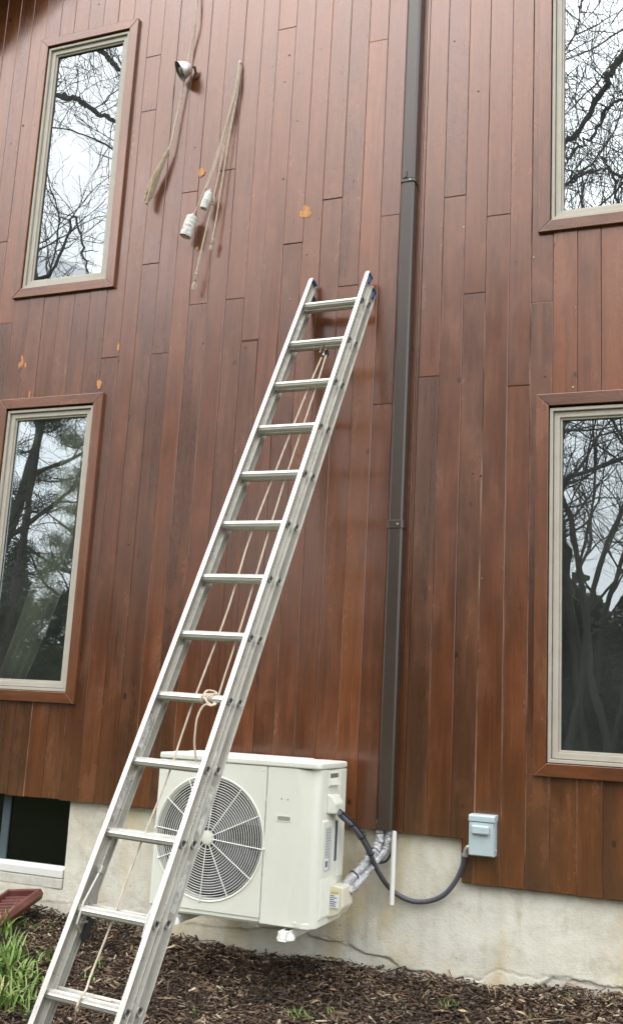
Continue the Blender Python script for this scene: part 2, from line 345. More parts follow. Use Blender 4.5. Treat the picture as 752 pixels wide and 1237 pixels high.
# board seams measured along the wall
seams = [-4.562, -4.447, -4.333, -4.213, -4.095, -3.979, -3.863, -3.745]
lo, hi = seams[-1], -2.188
seams += [lo+(hi-lo)*(i+random.uniform(-.07,.07))/13 for i in range(1, 13)]
seams += [-2.188, -2.074, -1.951, -1.831, -1.712, -1.598, -1.503]
left_seams = [-5.65+i*.1205 for i in range(0, 9)] + seams
right_seams = [-1.458, -1.343, -1.220, -1.1, -.973, -.856, -.741, -.616, -.497, -.374, -.252, -.13, -.01, .11, .23, .35, .47, .59]
joints_px = [(178,134),(230,232),(277,205),(180,319),(240,367),(282,361),(353,294),(5,292),(463,48),(401,240),(471,260),(421,345),
 (550,237),(601,260),(573,354),(654,365),(5,391),(132,432),(194,427),(301,411),(516,455),(624,466),(465,488),(295,413),(357,32),(180,69)]
JP = [P(*p) for p in joints_px]
def board(x0, x1, z0, z1, proud):
    g = .0005; x0 += g; x1 -= g
    loc = [(max(h[0],x0), min(h[1],x1), max(h[2],z0), min(h[3],z1)) for h in holes]
    loc = [h for h in loc if h[1]-h[0] > .002 and h[3]-h[2] > .002]
    xs = sorted({x0, x1, *[h[0] for h in loc], *[h[1] for h in loc]}); zs = sorted({z0, z1, *[h[2] for h in loc], *[h[3] for h in loc]})
    bm = bmesh.new(); vd = {}
    org = house.location; yf = D - proud
    def vv(x, z):
        k = (round(x,5), round(z,5))
        if k not in vd: vd[k] = bm.verts.new((x-org.x, yf+.0022-org.y, z-org.z))
        return vd[k]
    for i in range(len(xs)-1):
        for j in range(len(zs)-1):
            cx, cz = (xs[i]+xs[i+1])/2, (zs[j]+zs[j+1])/2
            if any(h[0] < cx < h[1] and h[2] < cz < h[3] for h in loc): continue
            bm.faces.new([vv(xs[i],zs[j]), vv(xs[i+1],zs[j]), vv(xs[i+1],zs[j+1]), vv(xs[i],zs[j+1])])
    if not bm.faces: bm.free(); return
    border = [e for e in bm.edges if len(e.link_faces) == 1]
    r = bmesh.ops.extrude_edge_only(bm, edges=border)
    for e in r['geom']:
        if isinstance(e, bmesh.types.BMVert): e.co.y += .019
    front = [f for f in bm.faces if abs(f.normal.y) > .9 or all(abs(v_.co.y-(yf+.0022-org.y)) < 1e-6 for v_ in f.verts)]
    bm.normal_update()
    wear_or_glint = random.random(); res = bmesh.ops.inset_region(bm, faces=front, thickness=.0018 if wear_or_glint > .5 else .0028, depth=0, use_even_offset=True)
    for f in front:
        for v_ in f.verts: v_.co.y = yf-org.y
    if wear_or_glint < .5:                                  # bevel highlight painted as pale colour along one edge of some boards
        side = min if wear_or_glint < .3 else max; xe = side(v_.co.x for v_ in bm.verts)
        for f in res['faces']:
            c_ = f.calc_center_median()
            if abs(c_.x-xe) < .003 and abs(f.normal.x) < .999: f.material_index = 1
    bmesh.ops.recalc_face_normals(bm, faces=bm.faces)
    me = bpy.data.meshes.new('siding_board'); bm.to_mesh(me); bm.free()
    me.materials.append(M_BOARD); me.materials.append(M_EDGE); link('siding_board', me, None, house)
def column(x0, x1):
    js = sorted(p.z for p in JP if x0 < p.x < x1)
    # joints the photo does not reach, above the frame
    zs = [-2] + js + [ZTOP]
    zs[0] = ZB_L if x1 <= STEP_X+.001 else ZB_R
    for a, b in zip(zs[:-1], zs[1:]):
        a += .0008 if a > -.5 else random.uniform(-.003, .003); b -= .0008
        cuts = sorted((h[2], h[3]) for h in holes[:4] if h[0] <= x0+.002 and h[1] >= x1-.002)
        for c0_, c1_ in cuts:
            if c1_ <= a or c0_ >= b: continue
            if c0_ > a: board(x0, x1, a, c0_, random.uniform(-.0022, .0022))
            a = max(a, c1_)
        if a < b: board(x0, x1, a, b, random.uniform(-.0022, .0022))
for ss in (left_seams, right_seams):
    for a, b in zip(ss[:-1], ss[1:]): column(a, b)
# the narrow ripped strip and its bead beside the duct
MB().box((-1.5015, D+.004, ZB_L), (-1.482, D+.02, ZTOP)).build('trim_strip', M_BOARD, house)
MB().box((-1.4815, D-.006, ZB_L-.002), (-1.4745, D+.018, ZTOP)).build('trim_bead', M_CASEZ, house, bevel=.002)
MB().box((-1.4735, D+.001, ZB_L), (-1.4592, D+.02, ZTOP)).build('trim_strip', M_BOARD, house)
# sheathing behind the boards, pierced for the windows
def sheath():
    x0, x1, z0, z1 = -5.65, .59, ZB_R+.02, ZTOP
    hs = holes[:4] + [(-99, STEP_X-.01, -99, ZB_L+.01)]
    xs = sorted({x0, x1, STEP_X-.01, *[h[0] for h in hs[:4]], *[h[1] for h in hs[:4]]}); zs = sorted({z0, z1, ZB_L+.01, *[h[2] for h in hs[:4]], *[h[3] for h in hs[:4]]})
    m = MB(); bm = {}
    for i in range(len(xs)-1):
        for j in range(len(zs)-1):
            cx, cz = (xs[i]+xs[i+1])/2, (zs[j]+zs[j+1])/2
            if any(h[0] < cx < h[1] and h[2] < cz < h[3] for h in hs): continue
            m.box((xs[i], D+.0235, zs[j]), (xs[i+1], D+.10, zs[j+1]))
    m.build('sheathing', M_DARK, house)
sheath()

def ring(name, r, wd, y0, y1, m, par, bevel=0, wy=None):   # rectangular ring, four mitred pieces in one mesh
    x0, x1, z0, z1 = r; b = MB()
    O = [(x0,z0),(x1,z0),(x1,z1),(x0,z1)]; I = [(x0+wd,z0+wd),(x1-wd,z0+wd),(x1-wd,z1-wd),(x0+wd,z1-wd)]
    vs = [(x,y0,z) for x,z in O] + [(x,y0,z) for x,z in I] + [(x,y1,z) for x,z in O] + [(x,y1,z) for x,z in I]; fs = []
    for i in range(4):
        j = (i+1)%4; fs += [(i,j,4+j,4+i), (8+i,8+j,12+j,12+i), (i,j,8+j,8+i), (4+i,4+j,12+j,12+i)]
    b.add(vs, fs); return b.build(name, m, par, bevel=bevel)
def window(key, label):
    x0, x1, z0, z1 = WIN[key]
    # the window part carries its frame; casing boards, sash and pane are pieces of it
    ix0, ix1, iz0, iz1 = x0+CW+.004, x1-CW-.004, z0+CW+.003, z1-CW-.010
    fr = ring('window', (ix0, ix1, iz0, iz1), .017, D-.010, D+.10, M_FRAME, house, .002)
    tag(fr, label)
    a, g = CW, .0006
    q = {'b': [(x0,z0),(x1,z0),(x1-a,z0+a),(x0+a,z0+a)], 't': [(x0,z1),(x0+a,z1-a),(x1-a,z1-a),(x1,z1)],
         'l': [(x0,z0),(x0+a,z0+a),(x0+a,z1-a),(x0,z1)], 'r': [(x1,z0),(x1,z1),(x1-a,z1-a),(x1-a,z0+a)]}
    for k, pts in q.items():
        cx = sum(p[0] for p in pts)/4; cz = sum(p[1] for p in pts)/4
        pts = [(p[0]+g*(1 if p[0] < cx else -1), p[1]+g*(1 if p[1] < cz else -1)) for p in pts]
        MB().prism([(p[0], D-.023, p[1]) for p in pts], (0, .034, 0)).build('casing_board', M_CASEX if k in 'bt' else M_CASEZ, fr, bevel=.0025)
    s = (ix0+.0195, ix1-.0195, iz0+.0195, iz1-.0195)
    ring('sash', s, .030, D+.004, D+.05, M_FRAME, fr, .003)
    ring('sash_bead', (s[0]+.0302, s[1]-.0302, s[2]+.0302, s[3]-.0302), .011, D+.014, D+.05, M_FRAME, fr, .002)
    ring('gasket', (s[0]+.0414, s[1]-.0414, s[2]+.0414, s[3]-.0414), .003, D+.022, D+.05, M_GASKET, fr)
    MB().box((s[0]+.0446, D+.028, s[2]+.0446), (s[1]-.0446, D+.032, s[3]-.0446)).build('pane', M_GLASS, fr)
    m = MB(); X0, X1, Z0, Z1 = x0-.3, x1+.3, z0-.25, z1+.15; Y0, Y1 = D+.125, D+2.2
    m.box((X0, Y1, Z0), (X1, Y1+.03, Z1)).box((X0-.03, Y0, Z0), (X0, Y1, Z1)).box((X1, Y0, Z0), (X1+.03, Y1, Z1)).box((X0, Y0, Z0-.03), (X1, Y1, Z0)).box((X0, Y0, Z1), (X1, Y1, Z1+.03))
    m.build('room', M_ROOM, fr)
    return fr
window('ul', 'upper left tall window reflecting bare branches')
window('ll', 'lower left tall window with a pale curtain inside')
window('ur', 'upper right tall window cut by the picture edge')
window('lr', 'lower right tall window reflecting dark trunks')

# patches of bare wood where the stain has flaked
def patch(px, py, rx, rz, ang=0, n=18):
    c = P(px, py, D-.0026); pts = []
    for k in range(n):
        a = 2*math.pi*k/n; r = 1+.55*noise.noise(Vector((px+1.6*math.cos(a), py*1.3+1.6*math.sin(a), 0)))+random.uniform(-.16,.22); x, z = rx*r*math.cos(a), rz*r*math.sin(a)
        pts.append((c.x+x*math.cos(ang)-z*math.sin(ang), D-.0032, c.z+x*math.sin(ang)+z*math.cos(ang)))
    MB().prism(pts, (0, .004, 0)).build('bare_wood_patch', M_BARE, house)
for a in ((243,208,.022,.030),(369,256,.033,.038,.5),(27,437,.011,.034),(31,441,.006,.016),(36,476,.007,.02),(120,464,.016,.030),(143,420,.008,.032),(238,300,.008,.01),(24,441,.007,.02)): patch(*a)

hm = MB(); wm = MB()
for _ in range(150):
    x = random.uniform(-5.2, .4); z = random.uniform(-.7, 5.2)
    if any(h[0]-.06 < x < h[1]+.06 and h[2]-.06 < z < h[3]+.06 for h in holes): continue
    r = random.uniform(.0022, .006); (hm if random.random() < .85 else wm).lathe((x, D-.0005, z), (0,-1,0), [(0,.0032),(r*.7,.003),(r,.0)], 7)
tag(hm.build('nail_holes', M_DARK, house), None, kind='stuff'); tag(wm.build('resin_specks', M_SILLC, house), None, kind='stuff')
# foundation: parge coat with a broken lower lip over a flat footing band
def foundation():
    crack = [(376,1132),(421,1145),(436,1152),(468,1157),(484,1172),(516,1175),(531,1185),(561,1195),(590,1200),(640,1203),(666,1182),(690,1186),(716,1190),(752,1198)]
    cp = sorted([(P(x, y, D+.03).x, P(x, y, D+.03).z) for x, y in crack])
    cp = [(-5.65,-1.17),(-3.4,-1.14),(-2.9,-1.16),(-2.4,-1.15),(-2.0,-1.10)] + cp + [(.6,-1.16)]
    cx = [c[0] for c in cp]; cz = [c[1] for c in cp]
    crack2 = [(376,1128),(410,1136),(430,1150),(466,1160),(500,1178),(540,1188),(575,1182),(600,1172),(625,1182),(668,1178),(700,1188),(752,1192)]
    c2 = sorted([(P(x, y, D+.03).x, P(x, y, D+.03).z) for x, y in crack2])
    X = np.concatenate([np.arange(-5.65, -4.0, .04), np.arange(-4.0, -.2, .0085), np.arange(-.2, .6, .04)])
    Z = np.concatenate([np.arange(-1.5, -1.32, .05), np.arange(-1.30, -1.0, .006), np.arange(-1.0, -.55, .0125)])
    V = []; idx = {}
    for i, x in enumerate(X):
        jag = .010*noise.noise(Vector((x*22, 0, 3))) + .02*noise.noise(Vector((x*6, 0, 7))) + .004*noise.noise(Vector((x*80, 0, 9)))
        zc = np.interp(x, cx, cz) + jag
        z2 = np.interp(x, [c[0] for c in c2], [c[1] for c in c2]) - jag*1.2 + .03*noise.noise(Vector((x*9, 4, 4)))
        for j, z in enumerate(Z):
            h = .007*noise.noise(Vector((x*2.2, z*2.2, 0))) + .003*noise.noise(Vector((x*9, z*9, 2)))
            fade = 1 if x > -1.7 else max(.25, 1-(-1.7-x)*.9)
            lip = (.010+.009*noise.noise(Vector((x*14, 1, 1))))*fade
            t = min(1, max(0, (z-zc)/.007)); h += lip*t
            dcr = abs(z-z2); wv_ = max(0, noise.noise(Vector((x*7, 2, 5)))+.25)
            h -= .014*wv_*max(0, 1-dcr/.008)*fade
            V.append((x, D+.045-h, z))
    nz = len(Z); F = []
    for i in range(len(X)-1):
        for j in range(nz-1):
            xm = (X[i]+X[i+1])/2; zm = (Z[j]+Z[j+1])/2
            if BSM[0] < xm < BSM[1] and zm > BSM[2]-.095: continue
            F.append((i*nz+j, (i+1)*nz+j, (i+1)*nz+j+1, i*nz+j+1))
    m = MB(); m.add(V, F); m.build('foundation', M_CONC, house, smooth=True)
    b = MB()     # raised strip above the step and solid behind
    b.box((STEP_X-.01, D+.07, -.79), (.6, D+.2, -.70)); b.box((BSM[1]+.002, D+.075, -1.5), (.6, D+.25, -.60)); b.box((-5.65, D+.075, -1.5), (BSM[0]-.002, D+.25, -.60)); b.box((BSM[0]-.002, D+.19, -1.5), (BSM[1]+.002, D+.25, BSM[2]-.1))
    b.build('foundation_core', M_CONC, house)
foundation()
# cellar window in the foundation
x0, x1, z0, z1 = BSM
cw = ring('cellar_window', (x0+.002, x1-.004, z0+.002, z1+.06), .022, D+.085, D+.15, M_WHITE, house, .002)
tag(cw, 'small black cellar window with a white sill')
MB().box((x0+.024, D+.10, z0+.024), (x1-.026, D+.104, z1+.05)).build('pane', M_GLASS2, cw)
MB().box((-3.945, D+.088, z0+.026), (-3.893, D+.14, z1+.05)).build('side_track', mat('dark_track', (.07,.095,.105), .5), cw, bevel=.002)
MB().box((x0+.001, D+.038, z0-.034), (x1-.003, D+.084, z0+.012)).build('sill', M_WHITE, cw, bevel=.004)
MB().box((x0-.0, D+.040, z0-.094), (x1-.002, D+.12, z0-.036)).build('sill_ledge', M_SILLC, cw, bevel=.006)
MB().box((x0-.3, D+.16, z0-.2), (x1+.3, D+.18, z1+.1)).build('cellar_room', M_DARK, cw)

# raking eave that just enters the top left corner
ev = MB()
A = P(-2, 11, D); B = P(14, -4, D); s = (B.z-A.z)/(B.x-A.x); s = max(.25, min(s, 1.2))
xa, xb = -6.2, -2.9
za, zb = A.z+(xa-A.x)*s, A.z+(xb-A.x)*s
ev.prism([(xa,D-.30,za),(xb,D-.30,zb),(xb,D-.30,zb+.2),(xa,D-.30,za+.2)], (0,.302,0))
ev.build('eave', M_CASEX, house)

# ---------------------------------------------------------------- duct running down the boards
xl, xr = P(492.3,0,5.03).x, P(508,0,5.03).x; zb = P(457,1003,5.03).z
duct = thing('line_cover_duct', ((xl+xr)/2, D, zb), 'tall dark bronze duct running down the boards, taller than everything beside it', 'duct')
def ductpiece(z0, z1, gx=0):
    m = MB(); a, b = xl-gx, xr+gx; y0 = 5.03-gx; c = .010
    m.prism([(a,D-.003,z0),(a,y0+c,z0),(a+c,y0,z0),(b-c,y0,z0),(b,y0+c,z0),(b,D-.003,z0)], (0,0,z1-z0)); return m
z1, z2 = P(478,633,5.03).z, P(494,215,5.03).z
ductpiece(zb, z1).build('duct_length', M_DUCT, duct, bevel=.002)
ductpiece(z1+.0005, z2, -.0012).build('duct_length', M_DUCT, duct, bevel=.002)
ductpiece(z2+.0005, 6.0).build('duct_length', M_DUCT, duct, bevel=.002)
for zc, hh in ((z1, .022), (z2-.012, .009)):
    s_ = ductpiece(zc-hh, zc+hh, .004).build('duct_joint', M_DUCT, duct, bevel=.002)
    MB().lathe(((xl+xr)/2+.015, 5.026, zc), (0,-1,0), [(0,.004),(.005,.004),(.006,0)], 10).build('screw', M_STEEL, s_)
MB().box((xl+.008, 5.0255, z2+.0), (xl+.036, 5.0302, z2+.05)).build('clip', M_DUCT, duct, bevel=.002)
MB().box((xl+.022, 5.021, z2+.004), (xl+.034, 5.0256, z2+.046)).build('clip', M_DUCT, duct, bevel=.0015)
# white drain pipe below the duct
a, b = P(475.5,1003,5.055), P(472,1093,5.055)
dp = MB().tube([(a.x,5.06,a.z-.004),(a.x,5.06,b.z)], .0120, 16).build('drain_pipe', M_PVC, smooth=True)
tag(dp, 'short white plastic drain pipe hanging below the dark duct', 'pipe')

# ---------------------------------------------------------------- air conditioner
AX0, AX1, AY0, AY1, AZ0, AZ1 = -2.567, -1.712, 4.56, 4.945, -.975, -.272
ac = thing('air_conditioner', ((AX0+AX1)/2, (AY0+AY1)/2, AZ0), 'ivory outdoor air conditioner unit with round fan grille, bracketed to the foundation', 'air conditioner')
fx, fz, fr_ = P(251.5,1012,AY0).x, P(251.5,1012,AY0).z, .279
seamx = -1.976
def front_left():                                  # panel with a round hole and rounded left corner
    m = MB(); n = 96; x0, x1, z0, z1 = AX0+.02, seamx-.0015, AZ0+.022, AZ1
    per = []; cir = []
    angs = sorted([2*math.pi*k/n for k in range(n)] + [math.atan2(zz-fz, xx-fx) % (2*math.pi) for xx in (x0,x1) for zz in (z0,z1)])
    R = fr_+.014
    for a in angs:
        c, s = math.cos(a), math.sin(a); t = 9
        if c > 1e-9: t = min(t, (x1-fx)/c)
        if c < -1e-9: t = min(t, (x0-fx)/c)
        if s > 1e-9: t = min(t, (z1-fz)/s)
        if s < -1e-9: t = min(t, (z0-fz)/s)
        per.append((fx+c*t, AY0, fz+s*t)); cir.append((fx+c*R, AY0, fz+s*R))
    k = len(angs); rim = [(fx+math.cos(a)*(R-.004), AY0-.004, fz+math.sin(a)*(R-.004)) for a in angs]
    rim2 = [(fx+math.cos(a)*(R-.012), AY0-.001, fz+math.sin(a)*(R-.012)) for a in angs]; rin = [(fx+math.cos(a)*fr_, AY0+.06, fz+math.sin(a)*fr_) for a in angs]
    vs = per+cir+rim+rim2+rin
    fs = [(r*k+i, r*k+(i+1)%k, (r+1)*k+(i+1)%k, (r+1)*k+i) for r in range(4) for i in range(k)]
    # rounded left edge going back
    m.add(vs, fs)
    prof = [(x0, AY0), (x0-.008, AY0+.002), (x0-.015, AY0+.007), (x0-.019, AY0+.014), (AX0, AY0+.03), (AX0, AY0+.10)]
    nz = 2; vv = [(x, y, z) for x, y in prof for z in (z0, z1)]
    m.add(vv, [(2*i, 2*i+1, 2*i+3, 2*i+2) for i in range(len(prof)-1)])
    tb = [(x, y, z0) for x, y in prof] + [(AX0+.12, AY0+.10, z0)]
    return m
front_left().build('fan_panel', M_AC, ac, smooth=True)
def front_right():
    m = MB(); x0, x1 = seamx+.0015, AX1; nx, nz = 40, 24; V = []; F = []
    crx = [(-.276,-1.828),(-.42,-1.795),(-.55,-1.783),(-.70,-1.795),(-.85,-1.822),(-.97,-1.850)]
    for j in range(nz+1):
        z = AZ0 + .0 + (AZ1-AZ0)*j/nz
        xc = np.interp(-z, [-c[0] for c in crx], [c[1] for c in crx]); Rr = .035
        for i in range(nx+1):
            t = i/nx; x = x0 + (x1-x0)*(t if t < .5 else t)
            y = AY0 + max(0, x-xc)*.17
            d = x-(x1-Rr)
            if d > 0: y += Rr-math.sqrt(max(0, Rr*Rr-d*d))
            V.append((x, y, z))
        V.append((x1, AY0+.10, z))
    n = nx+2
    for j in range(nz):
        for i in range(n-1): F.append((j*n+i, j*n+i+1, (j+1)*n+i+1, (j+1)*n+i))
    m.add(V, F); return m
front_right().build('service_panel', M_AC, ac, smooth=True)
# cabinet body behind the panels
bd = MB(); bd.box((AX0+.002, AY0+.185, AZ0+.0), (AX1-.002, AY1, AZ1-.002)).box((seamx+.01, AY0+.0995, AZ0), (AX1-.002, AY0+.1848, AZ1-.002)).box((AX0+.002, AY0+.0995, AZ0), (AX0+.008, AY0+.1848, AZ1-.002))
bd.build('cabinet', M_AC, ac, bevel=.004, seg=2)
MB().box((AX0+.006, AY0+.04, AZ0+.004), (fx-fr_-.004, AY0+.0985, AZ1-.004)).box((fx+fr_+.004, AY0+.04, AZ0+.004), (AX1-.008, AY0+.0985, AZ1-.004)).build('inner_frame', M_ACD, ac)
# base rail under the panels
bs = MB(); bs.prism([(AX0+.004, AY0+.012, AZ0-.006), (AX1-.03, AY0+.012, AZ0-.006), (AX1-.004, AY0+.05, AZ0-.006), (AX1-.004, AY1-.005, AZ0-.006), (AX0+.004, AY1-.005, AZ0-.006)], (0,0,.026)); bs.build('base_tray', M_AC, ac, bevel=.003)
MB().box((AX0+.02, AY0+.004, AZ0+.003), (seamx-.002, AY0+.03, AZ0+.0205)).build('lower_lip', M_AC, ac, bevel=.002)
# lid with raised long ribs
ld = MB(); a, b, c, d = AX0-.004, AX1+.004, AY0-.005, AY1+.006; r = .03
def rrect(x0, x1, y0, y1, z, r, k=5):
    out = []
    for cx_, cy_, a0 in ((x1-r,y0+r,-90),(x1-r,y1-r,0),(x0+r,y1-r,90),(x0+r,y0+r,180)):
        for i in range(k+1):
            t = math.radians(a0+90*i/k); out.append((cx_+r*math.cos(t), cy_+r*math.sin(t), z))
    return out
ld.prism(rrect(a, b, c, d, AZ1+.0015, r), (0,0,.030)); lid = ld.build('lid', M_AC, ac, bevel=.008, seg=3, angle=50)
MB().prism(rrect(a+.05, b-.06, c+.05, c+.165, AZ1+.029, .02), (0,0,.008)).build('lid_rib', M_AC, lid, bevel=.003)
MB().prism(rrect(a+.05, b-.16, c+.21, d-.05, AZ1+.029, .02), (0,0,.008)).build('lid_rib', M_AC, lid, bevel=.003)
MB().prism(rrect(b-.14, b-.04, c+.21, d-.05, AZ1+.029, .015), (0,0,.005)).build('lid_rib', M_AC, lid, bevel=.002)
for px_, py_q in ((-2.53,-.29),(-2.0,-.29),(-1.80,-.955),(-2.53,-.945)):
    MB().lathe((px_, AY0-.0005, py_q), (0,-1,0), [(0,.0022),(.005,.002),(.0062,0)], 10).build('screw', M_ACG, ac, smooth=True)
MB().box((AX0+.01, AY0+.0015, AZ1-.0015), (AX1-.04, AY0+.02, AZ1+.0012)).build('lid_seam', M_ACD, ac)
# fan cavity, fan, grille
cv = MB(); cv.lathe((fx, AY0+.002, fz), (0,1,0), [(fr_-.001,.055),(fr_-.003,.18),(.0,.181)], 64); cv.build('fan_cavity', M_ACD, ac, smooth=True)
fan = MB().lathe((fx, AY0+.06, fz), (0,1,0), [(0,0),(.05,.002),(.062,.015),(.062,.09)], 32).build('fan', M_BLADE, ac, smooth=True)
for k in range(3):
    m = MB(); V = []; F = []
    for i in range(9):
        for j in range(7):
            r = .06+.2*j/6; a = k*2.094+.6+ (i/8)*1.35 - .35*(j/6)
            V.append((fx+r*math.cos(a), AY0+.075+.06*i/8, fz+r*math.sin(a)))
    for i in range(8):
        for j in range(6): F.append((i*7+j, (i+1)*7+j, (i+1)*7+j+1, i*7+j+1))
    m.add(V, F); m.add([(x, y+.003, z) for x, y, z in V], F); m.build('blade', M_BLADE, fan, smooth=True)
gr = MB()
def gy(r): return AY0-.002-.012*math.cos(min(1, r/fr_)*math.pi/2)
for k in range(20):
    r = .052+ (fr_-.004-.052)*k/19
    gr.tube([(fx+r*math.cos(t), gy(r), fz+r*math.sin(t)) for t in [2*math.pi*i/72 for i in range(73)]], .0017, 5, cap=False)
gr = gr.build('fan_grille', M_ACG, ac, smooth=True)
for k in range(12):
    a = math.radians(-5+30*k+random.uniform(-1,1))
    MB().tube([(fx+r*math.cos(a), gy(r)-.0015, fz+r*math.sin(a)) for r in np.linspace(.033, fr_+.010, 8)], .0028, 6).build('grille_spoke', M_ACG, gr, smooth=True)
MB().lathe((fx, AY0-.016, fz), (0,1,0), [(0,.003),(.024,.003),(.033,.006),(.035,.009),(.025,.012)], 32).build('grille_hub', M_AC, gr, smooth=True)
for a in (-5, 90, 176, 265):
    c_ = (fx+(fr_+.012)*math.cos(math.radians(a)), AY0-.001, fz+(fr_+.012)*math.sin(math.radians(a)))
    MB().lathe(c_, (0,-1,0), [(0,.004),(.006,.004),(.008,0)], 12).build('screw', M_ACG, gr, smooth=True)
# grip slot and pin holes on the service panel
sl = MB(); a, b = P(334.5,984.5,AY0), P(351,993.5,AY0)
ring('grip_slot', (a.x, b.x, b.z, a.z), .004, AY0-.002, AY0+.004, M_AC, ac)
MB().box((a.x+.004, AY0-.0008, b.z+.004), (b.x-.004, AY0+.003, a.z-.004)).build('slot_recess', mat('slot_shade', (.30,.30,.25), .6), ac)
for px in ((340,965),(347.5,966)):
    c_ = P(*px, AY0); MB().lathe((c_.x, AY0+.001, c_.z), (0,-1,0), [(0,.0022),(.0035,.002),(.0042,0)], 10).build('pin_hole', mat('pin_shade', (.25,.25,.22), .6), ac)
# right-hand side fittings, on x = AX1
def sbox(p, q, t, name, m=M_AC, par=ac, bevel=.004, x=AX1-.004):
    (ya, za), (yb, zb_) = p, q
    return MB().box((x, ya, za), (AX1+t, yb, zb_)).build(name, m, par, bevel=bevel)
hr = sbox((4.683,-.352), (4.812,-.284), .004, 'hand_grip')
MB().box((AX1+.0015, 4.695, -.312), (AX1+.0046, 4.80, -.292)).build('grip_shadow_gap', mat('grip_recess', (.16,.16,.14), .6), hr)
MB().add([(AX1+.004,4.695,-.345),(AX1+.004,4.80,-.345),(AX1+.016,4.80,-.345),(AX1+.016,4.695,-.345),(AX1+.004,4.695,-.312),(AX1+.004,4.80,-.312)], [(0,1,2,3),(3,2,5,4),(0,3,4),(1,5,2),(0,4,5,1)]).build('grip_lip', M_AC, hr)
sbox((4.835,-.78), (4.915,-.275), .006, 'side_rib', bevel=.006)
cbx = MB().prism([(AX1-.002,4.675,-.475),(AX1-.002,4.675,-.385),(AX1+.018,4.685,-.392),(AX1+.040,4.69,-.43),(AX1+.036,4.70,-.475)], (0,.11,0)); cbx.build('cable_cover', M_AC, ac, bevel=.006)
pl_ = sbox((4.620,-.975+.03), (4.822,-.505), .007, 'side_panel', bevel=.006)
sbox((4.655,-.735), (4.735,-.535), .0085, 'rating_plate', M_LAB, ac, 0, AX1+.0072)
for i in range(14):
    z_ = -.548-.0125*i; MB().box((AX1+.0083, 4.663, z_-.0022), (AX1+.0091, 4.663+random.uniform(.03,.066), z_+.0022)).build('print_line', mat('print_grey', (.33,.33,.34), .6) if i == 0 else bpy.data.materials['print_grey'], pl_)
sbox((4.785,-.70), (4.815,-.515), .0085, 'wiring_plate', M_INK, ac, 0, AX1+.0072)
sbox((4.653,-.728), (4.697,-.675), .0095, 'white_sticker', M_LABW, ac, 0, AX1+.0086)
MB().box((AX1+.0092, 4.664, -.715), (AX1+.0102, 4.688, -.688)).build('print_block', M_INK, pl_)
for i in range(6):
    y_ = 4.632+.026*i; MB().tube([(AX1+.005, y_, -.93), (AX1+.005, y_, -.765)], .006, 6).build('side_groove', M_AC, pl_, smooth=True)
# valve cover with its warning label
va = MB().prism([(AX1-.002,4.755,-.958),(AX1-.002,4.755,-.815),(AX1+.012,4.755,-.805),(AX1+.066,4.765,-.812),(AX1+.072,4.765,-.90),(AX1+.05,4.76,-.935)], (0,.135,0)).build('valve_cover', M_CREAM, ac, bevel=.008, seg=3)
n_ = Vector((1,0,0))
MB().box((AX1+.004, 4.7525, -.905), (AX1+.052, 4.7555, -.845)).build('valve_label', M_LABW, va)
MB().box((AX1+.010, 4.7535, -.842), (AX1+.048, 4.7555, -.832)).build('warning_strip', M_YEL, va)
for i in range(6): MB().box((AX1+.008, 4.7518, -.898+.009*i), (AX1+.04+random.uniform(-.012,.008), 4.7528, -.8945+.009*i)).build('print_line', M_INK, va)
# wall bracket arms carrying the unit
def arm(x, y_end):
    b = MB(); b.box((x-.02, y_end, AZ0-.055), (x+.02, D+.04, AZ0-.0505)); b.box((x-.02, y_end, AZ0-.050), (x-.0165, D+.04, AZ0-.012)); b.box((x+.0165, y_end, AZ0-.050), (x+.02, D+.04, AZ0-.012))
    o = b.build('bracket_arm', M_ACG, ac, bevel=.001)
    MB().lathe((x-.0, y_end+.05, AZ0-.052), (0,0,1), [(.042,0),(.042,.008),(.034,.022),(.018,.034),(0,.036)], 20).build('rubber_foot', M_ACG, o, smooth=True)
    MB().box((x-.03, D+.020, AZ0-.05), (x+.03, D+.026, AZ0+.0)).build('wall_plate', M_ACG, o)
arm(-1.835, 4.50); arm(-2.42, 4.49)

# ---------------------------------------------------------------- disconnect box, conduit, cable, foil lines
bx0, bx1 = -1.1095, -.984; bz1, bz0 = -.452, -.642
db = thing('disconnect_box', ((bx0+bx1)/2, D, bz0), 'pale grey-blue electrical switch box mounted low on the brown boards', 'electrical box')
MB().box((bx0+.002, 5.035, bz0), (bx1-.004, D-.003, bz1-.004)).build('box_body', M_BOX, db, bevel=.004)
MB().box((bx0, 5.020, bz0+.004), (bx1-.008, 5.0345, bz1-.032)).build('box_door', M_BOX, db, bevel=.004)
MB().prism([(bx0-.002,5.016,bz1-.030),(bx0-.002,5.016,bz1-.004),(bx0-.002,5.024,bz1+.002),(bx0-.002,D-.004,bz1+.002),(bx0-.002,D-.004,bz1-.030)], (bx1-bx0+.002,0,0)).build('rain_hood', M_BOX, db, bevel=.003)
MB().box((bx0+.014, 5.003, bz1-.088), (bx1-.026, 5.021, bz1-.046)).build('handle', M_BOX, db, bevel=.0085, seg=4)
MB().tube([(bx1-.002,5.05,bz0+.03),(bx1+.004,5.05,bz0+.03)], .005, 8).build('hasp', M_BOX, db)
el = MB().tube(smoothpath([(bx0+.004,5.065,bz0+.035),(bx0-.012,5.066,bz0+.032),(bx0-.022,5.068,bz0+.016),(bx0-.025,5.07,bz0-.004)],5), .0125, 12).build('elbow_fitting', M_STEEL, db, smooth=True)
MB().tube([(bx0-.025,5.07,bz0+.002),(bx0-.026,5.07,bz0-.012)], .0165, 12).build('elbow_nut', M_STEEL, db)
